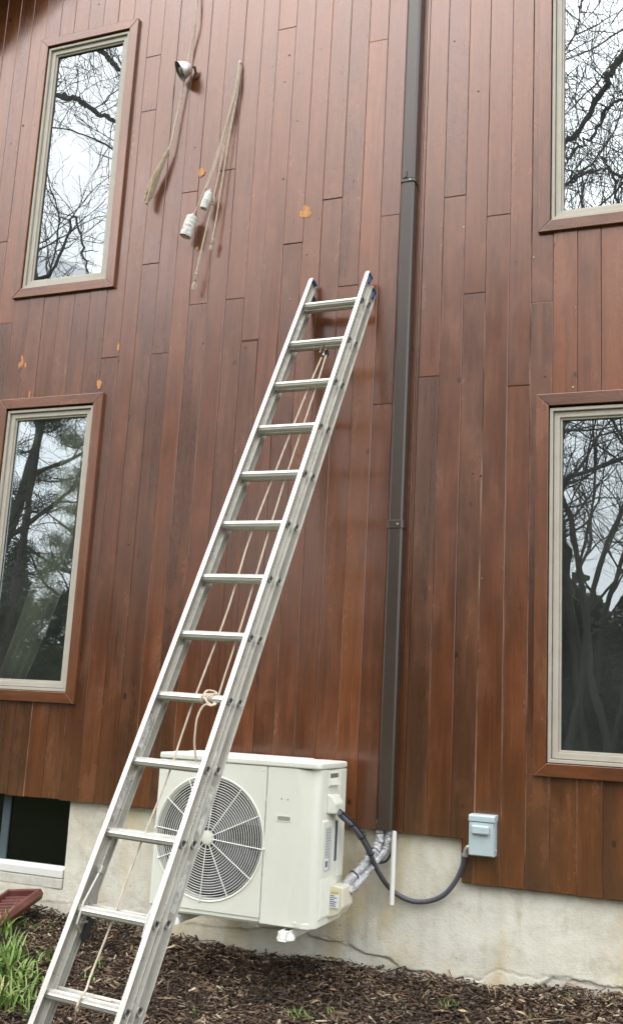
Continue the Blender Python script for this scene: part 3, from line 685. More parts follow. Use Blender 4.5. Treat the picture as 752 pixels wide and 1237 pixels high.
path = [(AX1+.045,4.725,-.468), P(412,986,4.76), P(424,997,4.80), P(436,1012,4.86), P(447,1032,4.95), P(456,1052,5.03), P(468,1070,5.10), P(482,1082,5.11), P(500,1089,5.11), P(520,1088,5.11), P(537,1080,5.105), P(550,1064,5.10), P(557.5,1048,5.09), P(560.5,1036,5.075), (bx0-.026,5.07,bz0-.008)]
sp_ = smoothpath(path, 8); cut = int(len(sp_)*.36)
co = MB().tube(sp_, .0122, 12).build('electrical_conduit', M_COND, smooth=True)
tag(co, 'thick dark grey conduit looping from the ivory unit to the switch box', 'conduit')
up_ = Vector((0,.004,.021))
cb = MB().tube(smoothpath([Vector((AX1+.03,4.742,-.452))] + [Vector(p)+up_ for p in path[1:5]] + [P(452,1040,5.03), P(460,1042,5.06), P(468,1038,5.075), P(474,1022,5.088), P(474,1000,5.088)], 8), .0062, 10).build('control_cable', M_CABLE, smooth=True)
tag(cb, 'thin black cable tied along the conduit and going up behind the duct', 'cable')
for p in (path[2], path[3], path[4]):
    c_ = Vector(p)+up_*.45; t = (Vector(path[4])-Vector(path[2])).normalized()
    b = MB().lathe(c_-t*.004, t, [(.0225,0),(.0235,.004),(.0225,.008)], 14).build('cable_tie', M_BLACK, co, smooth=True)
ls = thing('refrigerant_lines', (-1.6, 5.0, -.8), 'pair of shiny foil wrapped pipes rising from the ivory unit into the duct', 'pipes')
for k, (pp, r_) in enumerate((([(415,1071,4.87),(424,1061,4.90),(437,1047,4.96),(449,1033,5.02),(456,1022,5.05),(459.5,1010,5.062),(460,990,5.062)], .0225), ([(421,1078,4.87),(431,1068,4.91),(443.5,1053,4.98),(456,1037,5.04),(465.5,1026,5.062),(469,1010,5.066),(469.5,990,5.066)], .0195))):
    pts = [P(*p) for p in pp]
    sm = smoothpath(pts, 12); m = MB()
    m.tube(sm, [r_*(1+.22*noise.noise(Vector((i*.8, k*7, 0)))) for i in range(len(sm))], 20)
    m.v = [tuple(Vector(v_)+noise.noise_vector(Vector(v_)*60)*.0035) for v_ in m.v]
    tb = m.build('foil_pipe', M_FOIL, ls, smooth=True)
    for i in (15, 33):
        if k == 0:
            t = (sm[i+1]-sm[i-1]).normalized(); MB().lathe(sm[i]+Vector((.012,0,-.006)), t, [(.040,0),(.042,.004),(.040,.009)], 18).build('tie', M_BLACK, tb, smooth=True) if False else MB().lathe(sm[i], t, [(r_+.0015,0),(r_+.003,.004),(r_+.0015,.009)], 18).build('tie', M_BLACK, tb, smooth=True)

# ---------------------------------------------------------------- extension ladder
LA, LB, LY = math.radians(25.50), math.radians(-3.154), math.radians(-3.76)
L0 = Vector((-1.9255, 4.956, 2.2239)); LW = .346
ld_ = Vector((math.sin(LB), -math.sin(LA)*math.cos(LB), -math.cos(LA)*math.cos(LB)))      # down the ladder
le = Vector((math.cos(LY), math.sin(LY), 0)); le = (le-ld_*le.dot(ld_)).normalized()      # along the rungs
ln = ld_.cross(le); ln = ln if ln.y > 0 else -ln                                          # towards the wall
STEP = .3048; NB = .063                                       # base section sits this far behind the fly
foot = L0+ld_*(12*STEP+.33)
lad = thing('extension_ladder', foot, 'aluminium two-section extension ladder leaning against the wooden house front', 'ladder')
def LP(s, e, n): return L0+ld_*s+le*e+ln*n
def rail(name, side, s0, s1, off, n0, depth, m, fl=.015, fo=.017, fb=None):
    # I section: two flanges and a web with its rung sockets
    e = side*(LW/2+.002+off); b = MB()
    def bar(e0, e1, na, nb): b.prism([LP(s0,e0,na),LP(s0,e1,na),LP(s0,e1,nb),LP(s0,e0,nb)], ld_*(s1-s0))
    h = depth/2; ei, eo = e-side*fl+side*.002, e+side*fo
    bar(ei, eo, n0-h, n0-h+.004); bar(ei, eo if fb is None else e+side*fb, n0+h-.004, n0+h); bar(e, e+side*.0035, n0-h+.0042, n0+h-.0042)
    return b.build(name, m, lad, bevel=.0007, seg=1), e
F0, F1, B0, B1 = -.195, 12*STEP+.12, -.137, 12*STEP+.33
fly = {}; base = {}
for s in (-1, 1):
    fly[s] = rail('fly_rail', s, F0, F1, 0, 0, .062, M_ALU, .014, .0115, .004)
    base[s] = rail('base_rail', s, B0, B1, .0145, NB, .060, M_ALU2, .013, .0075, .011)
    for (o, e), s0, nn, tp in ((fly[s], F0, 0, 'f'), (base[s], B0, NB, 'b')):
        c_ = MB()
        c_.prism([LP(s0-.0005, e-s*.016, nn-.016), LP(s0-.0005, e+s*.012, nn-.016), LP(s0-.0005, e+s*.012, nn+.029), LP(s0-.0005, e-s*.016, nn+.029)], -ld_*.012)
        c_.prism([LP(s0+.05, e+s*.0045, nn+.0005), LP(s0+.05, e+s*.010, nn+.0005), LP(s0+.05, e+s*.010, nn+.0205), LP(s0+.05, e+s*.0045, nn+.0205)], -ld_*.05)
        c_.build('end_cap', M_BLUE, o, bevel=.003)
        c2 = MB(); c2.prism([LP(s0-.001, e-s*.0125, nn-.030), LP(s0-.001, e+s*.0120, nn-.030), LP(s0-.001, e+s*.0120, nn-.0165), LP(s0-.001, e-s*.0125, nn-.0165)], -ld_*.010); c2.build('tip_shoe', M_ALU, o, bevel=.003)
# rungs: one mesh per section, shared, with a socket swage at each end of it
def rung_mesh(half, r):
    m = MB(); n = 18; vs = []
    prof = [(-half, r), (half, r)]
    ring_ = [(math.cos(2*math.pi*k/n)*r*1.0*(1-.10*(k%2)), math.sin(2*math.pi*k/n)*r*(1-.10*(k%2))) for k in range(n)]
    a = [le*-half + ln*u + ld_*v for u, v in ring_]; b = [le*half + ln*u + ld_*v for u, v in ring_]
    m.add(a+b, [(i, (i+1)%n, n+(i+1)%n, n+i) for i in range(n)] + [tuple(range(n))[::-1], tuple(range(n, 2*n))])
    me = bpy.data.meshes.new('rung'); me.from_pydata([tuple(v) for v in m.v], [], m.f); me.update(); me.materials.append(M_RUNG); return me
def sock_mesh(s):
    # swaged rung end showing on the outside of the web: a D-shaped collar
    m = MB(); n = 14; R = .0215; ring_ = []
    for k in range(n):
        a = 2*math.pi*k/n; u, v = R*math.cos(a), R*math.sin(a)
        if v < -R*.55: v = -R*.55
        ring_.append((u*.82, v))
    o = [ln*u + ld_*v for u, v in ring_]; i_ = [ln*u*.68 + ld_*v*.68 for u, v in ring_]; q1 = [p+le*s*.010 for p in o]; q2 = [p+le*s*.008 for p in i_]
    m.add(o+q1+q2+i_, [(r*n+i, r*n+(i+1)%n, (r+1)*n+(i+1)%n, (r+1)*n+i) for r in range(3) for i in range(n)])
    me = bpy.data.meshes.new('rung_socket'); me.from_pydata([tuple(v) for v in m.v], [], m.f); me.update(); me.materials.append(M_STEEL); return me
def core_mesh(s):
    m = MB(); n = 10; a = [ln*.0095*math.cos(2*math.pi*k/n) + ld_*.0095*math.sin(2*math.pi*k/n) + le*s*.0012 for k in range(n)]
    b = [p+le*s*.0028 for p in a]; m.add(a+b, [tuple(range(n)), tuple(range(n, 2*n))[::-1]] + [(i, (i+1)%n, n+(i+1)%n, n+i) for i in range(n)])
    me = bpy.data.meshes.new('socket_bore'); me.from_pydata([tuple(v) for v in m.v], [], m.f); me.update(); me.materials.append(M_BLACK); return me
rm_f, rm_b = rung_mesh(LW/2+.0015, .0190), rung_mesh(LW/2+.016, .0185)
smesh = {s: sock_mesh(s) for s in (-1, 1)}; cmesh = {s: core_mesh(s) for s in (-1, 1)}
RB = NB-.012; UPB = .021
for nn, me, e_, cnt, sec, du in ((0, rm_f, LW/2+.0055, 13, fly, 0), (RB, rm_b, LW/2+.020, 14, base, UPB)):
    for i in range(cnt):
        if i == 13 and nn: pass
        o = bpy.data.objects.new('rung', me); COL.objects.link(o); o.parent = lad; o.location = LP(i*STEP-du, 0, nn)-foot
        for s in (-1, 1):
            k = bpy.data.objects.new('rung_socket', smesh[s]); COL.objects.link(k); k.parent = sec[s][0]; k.location = LP(i*STEP-du, s*e_, nn)-foot
            c_ = bpy.data.objects.new('socket_bore', cmesh[s]); COL.objects.link(c_); c_.parent = sec[s][0]; c_.location = LP(i*STEP-du, s*e_, nn)-foot
# rung locks beside the second rung from the bottom
for s in (-1, 1):
    e = s*(LW/2-.022); sc = 11*STEP
    b = MB(); b.tube([LP(sc-.155,e,.012), LP(sc-.02,e,-.018), LP(sc+.055,e,-.010), LP(sc+.075,e,.03)], .0055, 8)
    lk = b.build('rung_lock', M_ALU2, lad, smooth=True)
    MB().prism([LP(sc-.03,e-.004,.02), LP(sc-.03,e+.010,.02), LP(sc-.03,e+.010,.07), LP(sc-.03,e-.004,.07)], ld_*.012).build('lock_plate', M_STEEL, lk)
    MB().prism([LP(sc-.175,e-.010,.004), LP(sc-.175,e+.010,.004), LP(sc-.175,e+.010,.026), LP(sc-.175,e-.010,.026)], ld_*.03).build('lock_housing', M_ALU, lk, bevel=.003)
    MB().prism([LP(sc-.150,e-.006,.02), LP(sc-.035,e-.006,.018), LP(sc-.035,e-.006,.075), LP(sc-.075,e-.006,.06)], le*.004).build('flipper', M_STEEL, lk)
    MB().prism([LP(sc+.01,e-.007,.045), LP(sc+.09,e-.007,.05), LP(sc+.10,e-.007,.075), LP(sc+.01,e-.007,.085)], le*.012).build('spring_finger', M_BLACK, lk)
    MB().tube([LP(sc+.05,e,.0), LP(sc+.028,e,.05)], .005, 8).build('lock_hook', M_ALU2, lk)
# pulley under the second rung
pc = LP(STEP+.05, .045, .030)
py_ = MB().box((-.001,-.001,-.001),(.001,.001,.001)); py_ = MB()
py_.prism([LP(STEP+.012,.038,.025), LP(STEP+.012,.044,.025), LP(STEP+.075,.046,.025), LP(STEP+.075,.034,.025)], ln*.016)
py_ = py_.build('pulley', M_STEEL, lad, bevel=.001)
MB().lathe(LP(STEP+.055,.051,.033)-le*.007, le, [(.004,0),(.019,0),(.016,.005),(.019,.010),(.004,.010)], 18).build('pulley_wheel', M_BLACK, py_, smooth=True)
# weathered remains of stickers on the webs
M_SCUFF = mat('weathered_sticker', (.4,.39,.36), .7); q = N(M_SCUFF)
q.col(q.ramp(q.noise(q.coord(), 26, 5, .7), [(.36,(.24,.23,.21)), (.5,(.42,.41,.38)), (.64,(.60,.59,.55))]))
for e_, sec, a0, a1, na, nb in ((-.17, fly, 9.2, 9.85, -.012, .022), (-.17, fly, 8.3, 8.8, -.012, .022), (.2, base, 10.15, 10.80, NB-.018, NB+.022), (.2, base, 9.15, 9.8, NB-.018, NB+.022)):
    sg = 1 if e_ > 0 else -1; ee = sec[sg][1]; f0 = ee-.0005 if sg < 0 else ee+.0036
    f0 = ee+.0008 if sg < 0 else ee+.0040
    MB().prism([LP(a0*STEP, f0, na), LP(a1*STEP, f0, na), LP(a1*STEP, f0, nb), LP(a0*STEP, f0, nb)], le*.0006).build('worn_sticker', M_SCUFF, sec[sg][0])
# feet on the soil
for s in (-1, 1):
    e = base[s][1]; f_ = LP(B1, e, NB)
    MB().box((f_.x-.045, f_.y-.05, gz(f_.x, f_.y)-.02), (f_.x+.045, f_.y+.05, f_.z+.05)).build('foot', M_ALU2, lad, bevel=.008)

# ropes of the ladder
def rope(name, pts, r, m, label, cat, n=8, sm=6):
    o = MB().tube(smoothpath(pts, sm), r, n).build(name, m, smooth=True); return tag(o, label, cat)
def LQ(px, py, n):                               # photo measurement -> point on the ladder's plane shifted by n
    r = ray(px, py); p0 = L0+ln*n; t = p0.dot(ln)/r.dot(ln); return r*t
hal = [LQ(388,432,.033), LQ(369,477,.030), LQ(330,576,.030), LQ(300,655,.030), LQ(275,737,.030), LQ(232,852,.030), LQ(202,940,.030), LQ(165,1032,.030), LQ(142,1095,.030), LQ(131,1125,.028), LQ(110,1178,.022), LQ(104,1196,-.016), LQ(97,1206,-.024), LQ(93,1216,-.022), LQ(93,1222,.0), LQ(103,1206,.026), LQ(118,1206,.03), LQ(135,1210,.024)]
r1 = rope('ladder_rope', hal, .0042, M_ROPE, 'long hoisting rope behind the rungs, tied to the lowest ladder rung', 'rope')
MB().tube(smoothpath([LQ(386,426,.033), LQ(389,417,.033), LQ(393,417,.033), LQ(394,427,.033), LQ(388,447,.033), LQ(376,485,.032), LQ(346,574,.032), LQ(321,655,.032), LQ(297,737,.032), LQ(265,837,.026), LQ(262,848,.0), LQ(258,852,-.018), LQ(250,848,-.0215), LQ(247,838,-.012), LQ(252,834,.016), LQ(262,838,.020), LQ(257,852,-.018), LQ(249,851,-.022), LQ(243,856,-.024), LQ(238,868,-.02), LQ(236,882,-.004), LQ(235,900,.02), LQ(237,922,.055)], 6), .0042, 8).build('return_strand', M_ROPE, r1, smooth=True)
kn = MB()
for k in range(5):
    a0 = LQ(246+k*3.2, 844, 0); pts = []
    for i in range(13):
        t = 2*math.pi*i/12; pts.append(a0+ln*.0205*math.cos(t)+ld_*.0205*math.sin(t)+le*(.004*math.sin(t*2+k)))
    kn.tube(pts, .004, 6)
kn.build('knot', M_ROPE, r1, smooth=True)

# ---------------------------------------------------------------- lamp shade, ropes and blocks on the wall
c0 = P(225,77,4.99)
lmp = thing('flood_lamp', (P(231,84).x, D, c0.z), 'metal bell-shaped lamp shade on the high boards right of the upper left window', 'lamp')
ax = Vector((-.70,-.46,-.55)).normalized(); tip = P(229.5,81,5.04)
pr = [(.010,-.010),(.021,-.005),(.037,.010),(.051,.038),(.061,.072),(.0625,.075),(.059,.073),(.048,.038),(.034,.012),(.0,.005)]
MB().lathe(tip, ax, pr[:6], 32).build('shade', M_ZINC, lmp, smooth=True)
MB().lathe(tip, ax, pr[5:], 32).build('shade_lining', mat('dark_lining', (.17,.155,.13), .6), lmp, smooth=True)  # lining coloured darker than the outer metal
MB().lathe(tip, ax, [(0,.02),(.018,.02),(.02,.035),(.026,.055),(.018,.072),(0,.078)], 18).build('bulb', mat('frosted_bulb', (.30,.29,.26), .3), lmp, smooth=True)
MB().tube([tip-ax*.006, tip-ax*.03+Vector((0,.01,-.005)), (tip.x+.018, D-.005, tip.z-.03)], .009, 10).build('swivel_arm', M_RUST, lmp, smooth=True)
MB().lathe((tip.x+.018, D-.001, tip.z-.03), (0,-1,0), [(.024,0),(.024,.008),(.010,.014),(0,.014)], 18).build('mount_plate', M_RUST, lmp, smooth=True)
rp = [P(237.5,-25,5.06), P(236.5,20,5.06), P(231,55,5.07), P(224,90,5.07), P(217,125,5.07), P(211,152,5.065), P(205,178,5.06), P(200,188,5.055)]
fr1 = rope('hanging_rope', rp, .0062, M_ROPE, 'frayed single rope hanging past the metal lamp shade', 'rope')
fb = MB()
for k in range(26):
    o_ = Vector((random.uniform(-.008,.008), random.uniform(-.010,.006), 0)); e_ = o_*1.2+Vector((0,0,random.uniform(-.04,.03)))
    fb.tube(smoothpath([P(203.5,181,5.058)+o_*.5, P(193,204,5.05)+o_*1.5, P(186,220,5.05)+o_*2.1, P(179.5,237,5.05)+e_*1.6], 5), [.0045+.004*min(1,i/12) for i in range(16)], 5)
fb.build('frayed_end', M_ROPEB, fr1, smooth=True)

nail = P(290,77,5.085)
def strand(pts, r=.0055): return [nail+Vector((random.uniform(-.004,.004),-.012,0))] + [P(*p) for p in pts]
hr_ = thing('rope_bundle', (nail.x, D, nail.z), 'bundle of thin ropes tied off on a nail, ends spread with knots', 'rope')
S = [[(283,110,5.065),(270,165,5.06),(258,205,5.05),(249,228,5.045)], [(284,112,5.075),(272,168,5.07),(262,220,5.06),(247,285,5.05),(238,325,5.045),(236.5,332,5.045)],
     [(286,112,5.07),(276,170,5.065),(268,220,5.06),(261,265,5.055),(256,290,5.05)], [(285,108,5.06),(268,168,5.055),(253,213,5.05),(241,245,5.045),(233,262,5.04)]]
for k, s in enumerate(S): MB().tube(smoothpath(strand(s), 6), .0046, 7).build('strand', M_ROPE, hr_, smooth=True)
MB().lathe((nail.x, D-.002, nail.z+.012), (0,-1,-.2), [(.003,0),(.003,.02),(.008,.021),(0,.024)], 10).build('nail', M_STEEL, hr_)
def knot(a, b, c):
    m = MB()
    for k in range(4):
        p = a.lerp(b, k/3); m.tube([p+Vector((math.cos(t)*.0075, math.sin(t)*.0075, .004*math.sin(t+k))) for t in [2*math.pi*i/10 for i in range(11)]], .004, 6)
    for k in range(5):
        o_ = Vector((random.uniform(-.01,.01), random.uniform(-.008,.008), 0)); m.tube(smoothpath([b, b.lerp(c, .5)+o_, c+o_*.8], 4), .0035, 5)
    m.build('rope_knot', M_ROPE, hr_, smooth=True)
knot(P(237,331,5.045), P(236,339,5.045), P(233,350,5.045)); knot(P(257,289,5.05), P(256,295,5.05), P(253.5,302,5.05)); knot(P(258,239,5.055), P(258,244,5.055), P(257.5,247,5.055))
for (px, py, w_, h_, lb, rings) in ((228.5,273,.072,.135,'larger chalky barrel-shaped block at the left end of the bundled ropes',1), (249.5,242,.050,.115,'smaller smooth pale barrel block, the right one on the bundled ropes',0)):
    c_ = P(px, py, 5.03); axx = Vector((.24,.10,1)).normalized()
    t = thing('rope_block', c_, lb, 'rope block', 'pale blocks hanging on the ropes')
    h2 = h_/2; r_ = w_*.5
    if rings:
        prof = [(0,h2),(r_*.6,h2),(r_*.85,h2*.93)]
        for k in range(5):
            z_ = h2*(.86-.40*k); prof += [(r_*.99,z_),(r_,z_-h2*.12),(r_*.99,z_-h2*.22),(r_*.965,z_-h2*.27),(r_*.965,z_-h2*.33)]
        prof += [(r_*.9,-h2*.96),(r_*.55,-h2),(r_*.5,-h2*.8),(0,-h2*.8)]
    else:
        prof = [(0,h2),(r_*.5,h2*.97),(r_*.86,h2*.82),(r_,h2*.5),(r_*1.02,0),(r_*.98,-h2*.55),(r_*.9,-h2*.62),(r_*.9,-h2*.68),(r_*.98,-h2*.72),(r_*.9,-h2),(r_*.6,-h2),(r_*.55,-h2*.8),(0,-h2*.8)]
    MB().lathe(c_, axx, prof, 22).build('barrel', M_BLOCK, t, smooth=True)
    sd3 = axx.cross(Vector((0,1,0))).normalized()
    b = MB(); b.tube(smoothpath([c_-axx*h2*.85+sd3*r_*1.02, c_+sd3*r_*1.10, c_+axx*h2*.9+sd3*r_*.95, c_+axx*(h2+.016)], 5), .0045, 6); b.build('strap', M_STEEL, t, smooth=True)
    b = MB(); b.tube([c_+axx*h2*.75, c_+axx*(h2+.02)], .006, 8); b.build('eye_shank', M_STEEL, t)

# ---------------------------------------------------------------- maroon ribbed tray by the cellar window
q0 = Vector((-3.492, 5.0, -1.045)); q1 = Vector((-3.483, 4.65, -1.149)); q2 = Vector((-3.715, 5.07, -1.053))
tl = (q1-q0).normalized(); tw = (q2-q0); tw = (tw-tl*tw.dot(tl)); TW = tw.length; tw = tw.normalized(); tu = tl.cross(tw); tu = tu if tu.z > 0 else -tu
TLN = .86
tr_ = thing('splash_tray', q0+tl*.6-tu*.07, 'maroon plastic ribbed tray lying on the ground under the cellar window', 'tray')
def TP(a, b, c): return q0+tl*a+tw*b+tu*c
def wall_(pts, vec, nm='tray_wall'): return MB().prism(pts, vec).build(nm, M_MAROON, tr_, bevel=.003)
b = MB(); b.prism([TP(.006,.012,-.046),TP(TLN,.012,-.046),TP(TLN,TW-.012,-.046),TP(.006,TW-.012,-.046)], tu*.010); b.build('tray_floor', M_MAROON, tr_)
wall_([TP(.0,.0,0),TP(.0,.020,0),TP(.0,.024,-.0465),TP(.0,.006,-.060),TP(.0,-.012,-.028)], tl*TLN)
wall_([TP(.0,TW,0),TP(.0,TW-.020,0),TP(.0,TW-.024,-.0465),TP(.0,TW-.006,-.060),TP(.0,TW+.012,-.028)], tl*TLN)
wall_([TP(.0,.0205,0),TP(.020,.0205,0),TP(.026,.0205,-.0355),TP(.012,.0205,-.058),TP(-.006,.0205,-.028)], tw*(TW-.041))
for k in range(21):
    a = .05+k*.038; MB().prism([TP(a,.0255,-.0355),TP(a+.007,.0255,-.018),TP(a+.016,.0255,-.018),TP(a+.024,.0255,-.0355)], tw*(TW-.051)).build('rib', M_MAROON, tr_, bevel=.002)

# ---------------------------------------------------------------- curtain behind the lower left pane
def curtain():
    m = MB(); nx, nz = 70, 40; x1 = -3.60; V = []; F = []
    for j in range(nz+1):
        t = j/nz; z = 1.80-1.78*t
        xr_ = -3.565-.42*max(0,(t-.15)/.85)**1.5; wd = .30-.10*t; xl_ = xr_-wd
        for i in range(nx+1):
            s = i/nx; x = xl_+(xr_-xl_)*s
            y = D+.16+.022*math.sin(s*26+t*1.2)+.008*math.sin(s*11+t*5)
            V.append((x, y, z))
    n = nx+1
    for j in range(nz):
        for i in range(nx): F.append((j*n+i, j*n+i+1, (j+1)*n+i+1, (j+1)*n+i))
    m.add(V, F); k = len(V); m.add([(x, y+.0015, z) for x, y, z in V], F)
    o = m.build('curtain', M_CURT, smooth=True); tag(o, 'pale sheer curtain gathered aside behind the lower left window glass', 'curtain')
curtain()

# ---------------------------------------------------------------- mulch, grass
def bulk(name, V, F, m):
    me = bpy.data.meshes.new(name); n, k = len(V), len(F); fs = F.shape[1]
    me.vertices.add(n); me.vertices.foreach_set('co', V.astype(np.float32).ravel())
    me.loops.add(k*fs); me.loops.foreach_set('vertex_index', F.astype(np.int32).ravel())
    me.polygons.add(k); me.polygons.foreach_set('loop_start', np.arange(0, k*fs, fs, dtype=np.int32))
    try: me.polygons.foreach_set('loop_total', np.full(k, fs, dtype=np.int32))
    except Exception: pass
    me.update(calc_edges=True); me.validate(); return link(name, me, m)
def gzv(x, y):
    zw = np.interp(x, [g[0] for g in GW], [g[1] for g in GW]); return zw+.08*(y-5.1)
def mulch(n):
    x = rng.uniform(-4.4, .3, n); y = rng.uniform(3.0, 5.125, n)
    L = rng.lognormal(math.log(.020), .62, n).clip(.005, .13); W_ = rng.lognormal(math.log(.0052), .55, n).clip(.0015, .02); T = W_*rng.uniform(.25, .6, n)
    big = rng.random(n) < .04; L[big] *= 2.2; L = L.clip(0, .2)
    yaw = rng.uniform(0, 2*np.pi, n); pit = rng.normal(0, .32, n).clip(-.9, .9); rol = rng.normal(0, .5, n)
    hump = .016*np.sin(x*5.3+y*2)+.012*np.sin(x*11+y*9+1)
    z = gzv(x, y)+rng.uniform(.0, .028, n)+hump*.6+.010
    z += .015*np.clip((y-4.85)/.25, 0, 1)
    ca, sa, cp_, sp__ = np.cos(yaw), np.sin(yaw), np.cos(pit), np.sin(pit)
    ax_ = np.stack([ca*cp_, sa*cp_, sp__], 1); ay0 = np.stack([-sa, ca, 0*sa], 1); az0 = np.cross(ax_, ay0)
    cr, sr = np.cos(rol)[:,None], np.sin(rol)[:,None]; ay_ = ay0*cr+az0*sr; az_ = -ay0*sr+az0*cr
    c = np.stack([x, y, z], 1); V = []
    tap = rng.uniform(.3, 1, n)
    for sx, sy, sz in ((-1,-1,-1),(1,-1,-1),(1,1,-1),(-1,1,-1),(-1,-1,1),(1,-1,1),(1,1,1),(-1,1,1)):
        wy = W_/2*(tap if sx > 0 else 1)
        V.append(c+ax_*(sx*L/2)[:,None]+ay_*(sy*wy)[:,None]+az_*(sz*T/2)[:,None])
    V = np.stack(V, 1); lim = V[...,1].max(1) < 5.165; V = V[lim]; n = len(V)
    F = np.array([(0,3,2,1),(4,5,6,7),(0,1,5,4),(1,2,6,5),(2,3,7,6),(3,0,4,7)])
    F = (F[None]+8*np.arange(n)[:,None,None]).reshape(-1, 4)
    o = bulk('bark_mulch', V.reshape(-1, 3), F, M_CHIP); tag(o, 'loose brown bark mulch covering the bed at the foot of the wall', kind='stuff')
mulch(85000)
M_LEAF = islandmat('dead_leaves', [(0,(.10,.055,.03)), (.5,(.22,.13,.07)), (.85,(.36,.25,.14)), (1,(.48,.38,.25))], .8)
def litter():
    m = MB(); rr = random.Random(21)
    for _ in range(300):                           # curled dead leaves
        x, y = rr.uniform(-4.2, .2), rr.uniform(3.2, 5.08); L = rr.uniform(.008, .030); w_ = L*rr.uniform(.3, .6); a = rr.uniform(0, 6.28)
        d = Vector((math.cos(a), math.sin(a), rr.uniform(-.3, .5))).normalized(); sd_ = d.orthogonal().normalized(); sd_.rotate(Matrix.Rotation(rr.uniform(-.7, .7), 3, d)); sd_.z *= .5
        c = Vector((x, y, gz(x, y)+rr.uniform(.030, .046))); u_ = d.cross(sd_)
        V = [c-d*L, c-d*L*.3-sd_*w_+u_*w_*.3, c-d*L*.3+sd_*w_+u_*w_*.3, c+d*L*.4-sd_*w_*.8+u_*w_*.4, c+d*L*.4+sd_*w_*.8+u_*w_*.4, c+d*L]
        m.add(V, [(0,1,2),(1,3,4,2),(3,5,4)])
    for _ in range(170):                           # twigs and straw
        x, y = rr.uniform(-4.0, .2), rr.uniform(3.3, 5.06); L = rr.uniform(.05, .20); a = rr.uniform(0, 6.28); d = Vector((math.cos(a), math.sin(a), rr.uniform(-.12, .22)))
        c = Vector((x, y, gz(x, y)+rr.uniform(.03, .05))); m.tube([c-d*L/2, c+Vector((rr.uniform(-.008,.008), rr.uniform(-.008,.008), .004)), c+d*L/2], [.0016, .0021, .001], 4)
    tag(m.build('leaf_litter', M_LEAF), 'dead leaves, straw and thin twigs strewn over the bark mulch', kind='stuff')
litter()
def blades(name, spots, label):                   # spots: x, y, count, spread, length, width, lean
    V = []; F = []; k = 0
    for (x, y, cnt, spd, ln_, wd, lean) in spots:
        for _ in range(cnt):
            a = random.uniform(0, 2*math.pi); r = spd*math.sqrt(random.random()); bx, by = x+r*math.cos(a), y+r*math.sin(a)
            if by > 5.11: by = 5.11
            b = Vector((bx, by, gz(bx, by)+.012)); L = ln_*random.uniform(.45, 1.25); az = random.uniform(0, 2*math.pi)
            dr = Vector((math.cos(az), math.sin(az), 0)); sd_ = Vector((-dr.y, dr.x, 0)); w_ = wd*random.uniform(.6, 1.2); le_ = lean*random.uniform(.3, 1.3)
            ns = 5; th = random.uniform(.05, .35); p = b.copy()
            for i in range(ns+1):
                t = i/ns; ww = w_*(1-t**2.2)*(.6+.4*min(1, t*4))+.0004
                fold = Vector((0, 0, .0015)); V += [tuple(p-sd_*ww/2+fold), tuple(p+sd_*ww/2+fold)]
                th2 = th+le_*t*1.5; p = p+(dr*math.sin(th2)+Vector((0,0,1))*math.cos(th2))*(L/ns)
            for i in range(ns): F.append((k+2*i, k+2*i+1, k+2*i+3, k+2*i+2))
            k += 2*(ns+1)
    o = bulk(name, np.array(V), np.array(F), M_GRASS); return tag(o, label, kind='stuff')
def gpt(px, py):                                   # photo measurement -> point on the bed
    r = ray(px, py); lo_, hi_ = 2., 6.
    for _ in range(40):
        y = (lo_+hi_)/2; p = r*(y/r.y)
        if p.z > gz(p.x, p.y): lo_ = y
        else: hi_ = y
    return p
sp = []
for px, py, n_, s_, L, w_, le_ in [(5,1135,26,.06,.17,.013,1.0),(12,1165,44,.09,.16,.013,1.2),(2,1185,44,.10,.17,.014,1.1),(28,1190,44,.09,.12,.012,1.5),(8,1215,44,.10,.13,.012,1.4),(45,1200,22,.07,.09,.010,1.5),(30,1230,30,.09,.10,.011,1.4),(-20,1190,40,.12,.18,.014,1.1),(-15,1225,40,.12,.15,.013,1.2),(52,1168,12,.05,.14,.010,1.6)]:
    p = gpt(px, py); sp.append((p.x, p.y, n_, s_, L, w_, le_))
blades('grass', sp, 'bright green tuft of long grass in the lower left corner')
sp = []
for px, py, n_, s_, L, w_, le_ in [(30,1122,60,.05,.03,.007,1.2),(50,1126,70,.06,.028,.007,1.2),(66,1122,40,.04,.03,.007,1.2),(118,1172,26,.035,.05,.008,1.2),(108,1190,20,.03,.045,.008,1.2),(150,1128,26,.05,.07,.003,.9),(142,1122,12,.04,.10,.0025,.5),(366,1236,34,.045,.055,.005,1.2),(350,1232,14,.03,.05,.006,1.3),(400,1233,18,.03,.05,.006,1.3),(542,1224,34,.045,.05,.003,.9),(683,1216,40,.04,.055,.0025,.9),(238,1233,5,.012,.06,.003,.7),(640,1236,10,.03,.03,.004,1),(172,1165,16,.05,.06,.003,.8),(85,1150,14,.04,.03,.005,1)]:
    p = gpt(px, py); sp.append((p.x, p.y, n_, s_, L, w_, le_))
blades('weeds', sp, 'small scattered weeds and grass sprouts in the mulch')

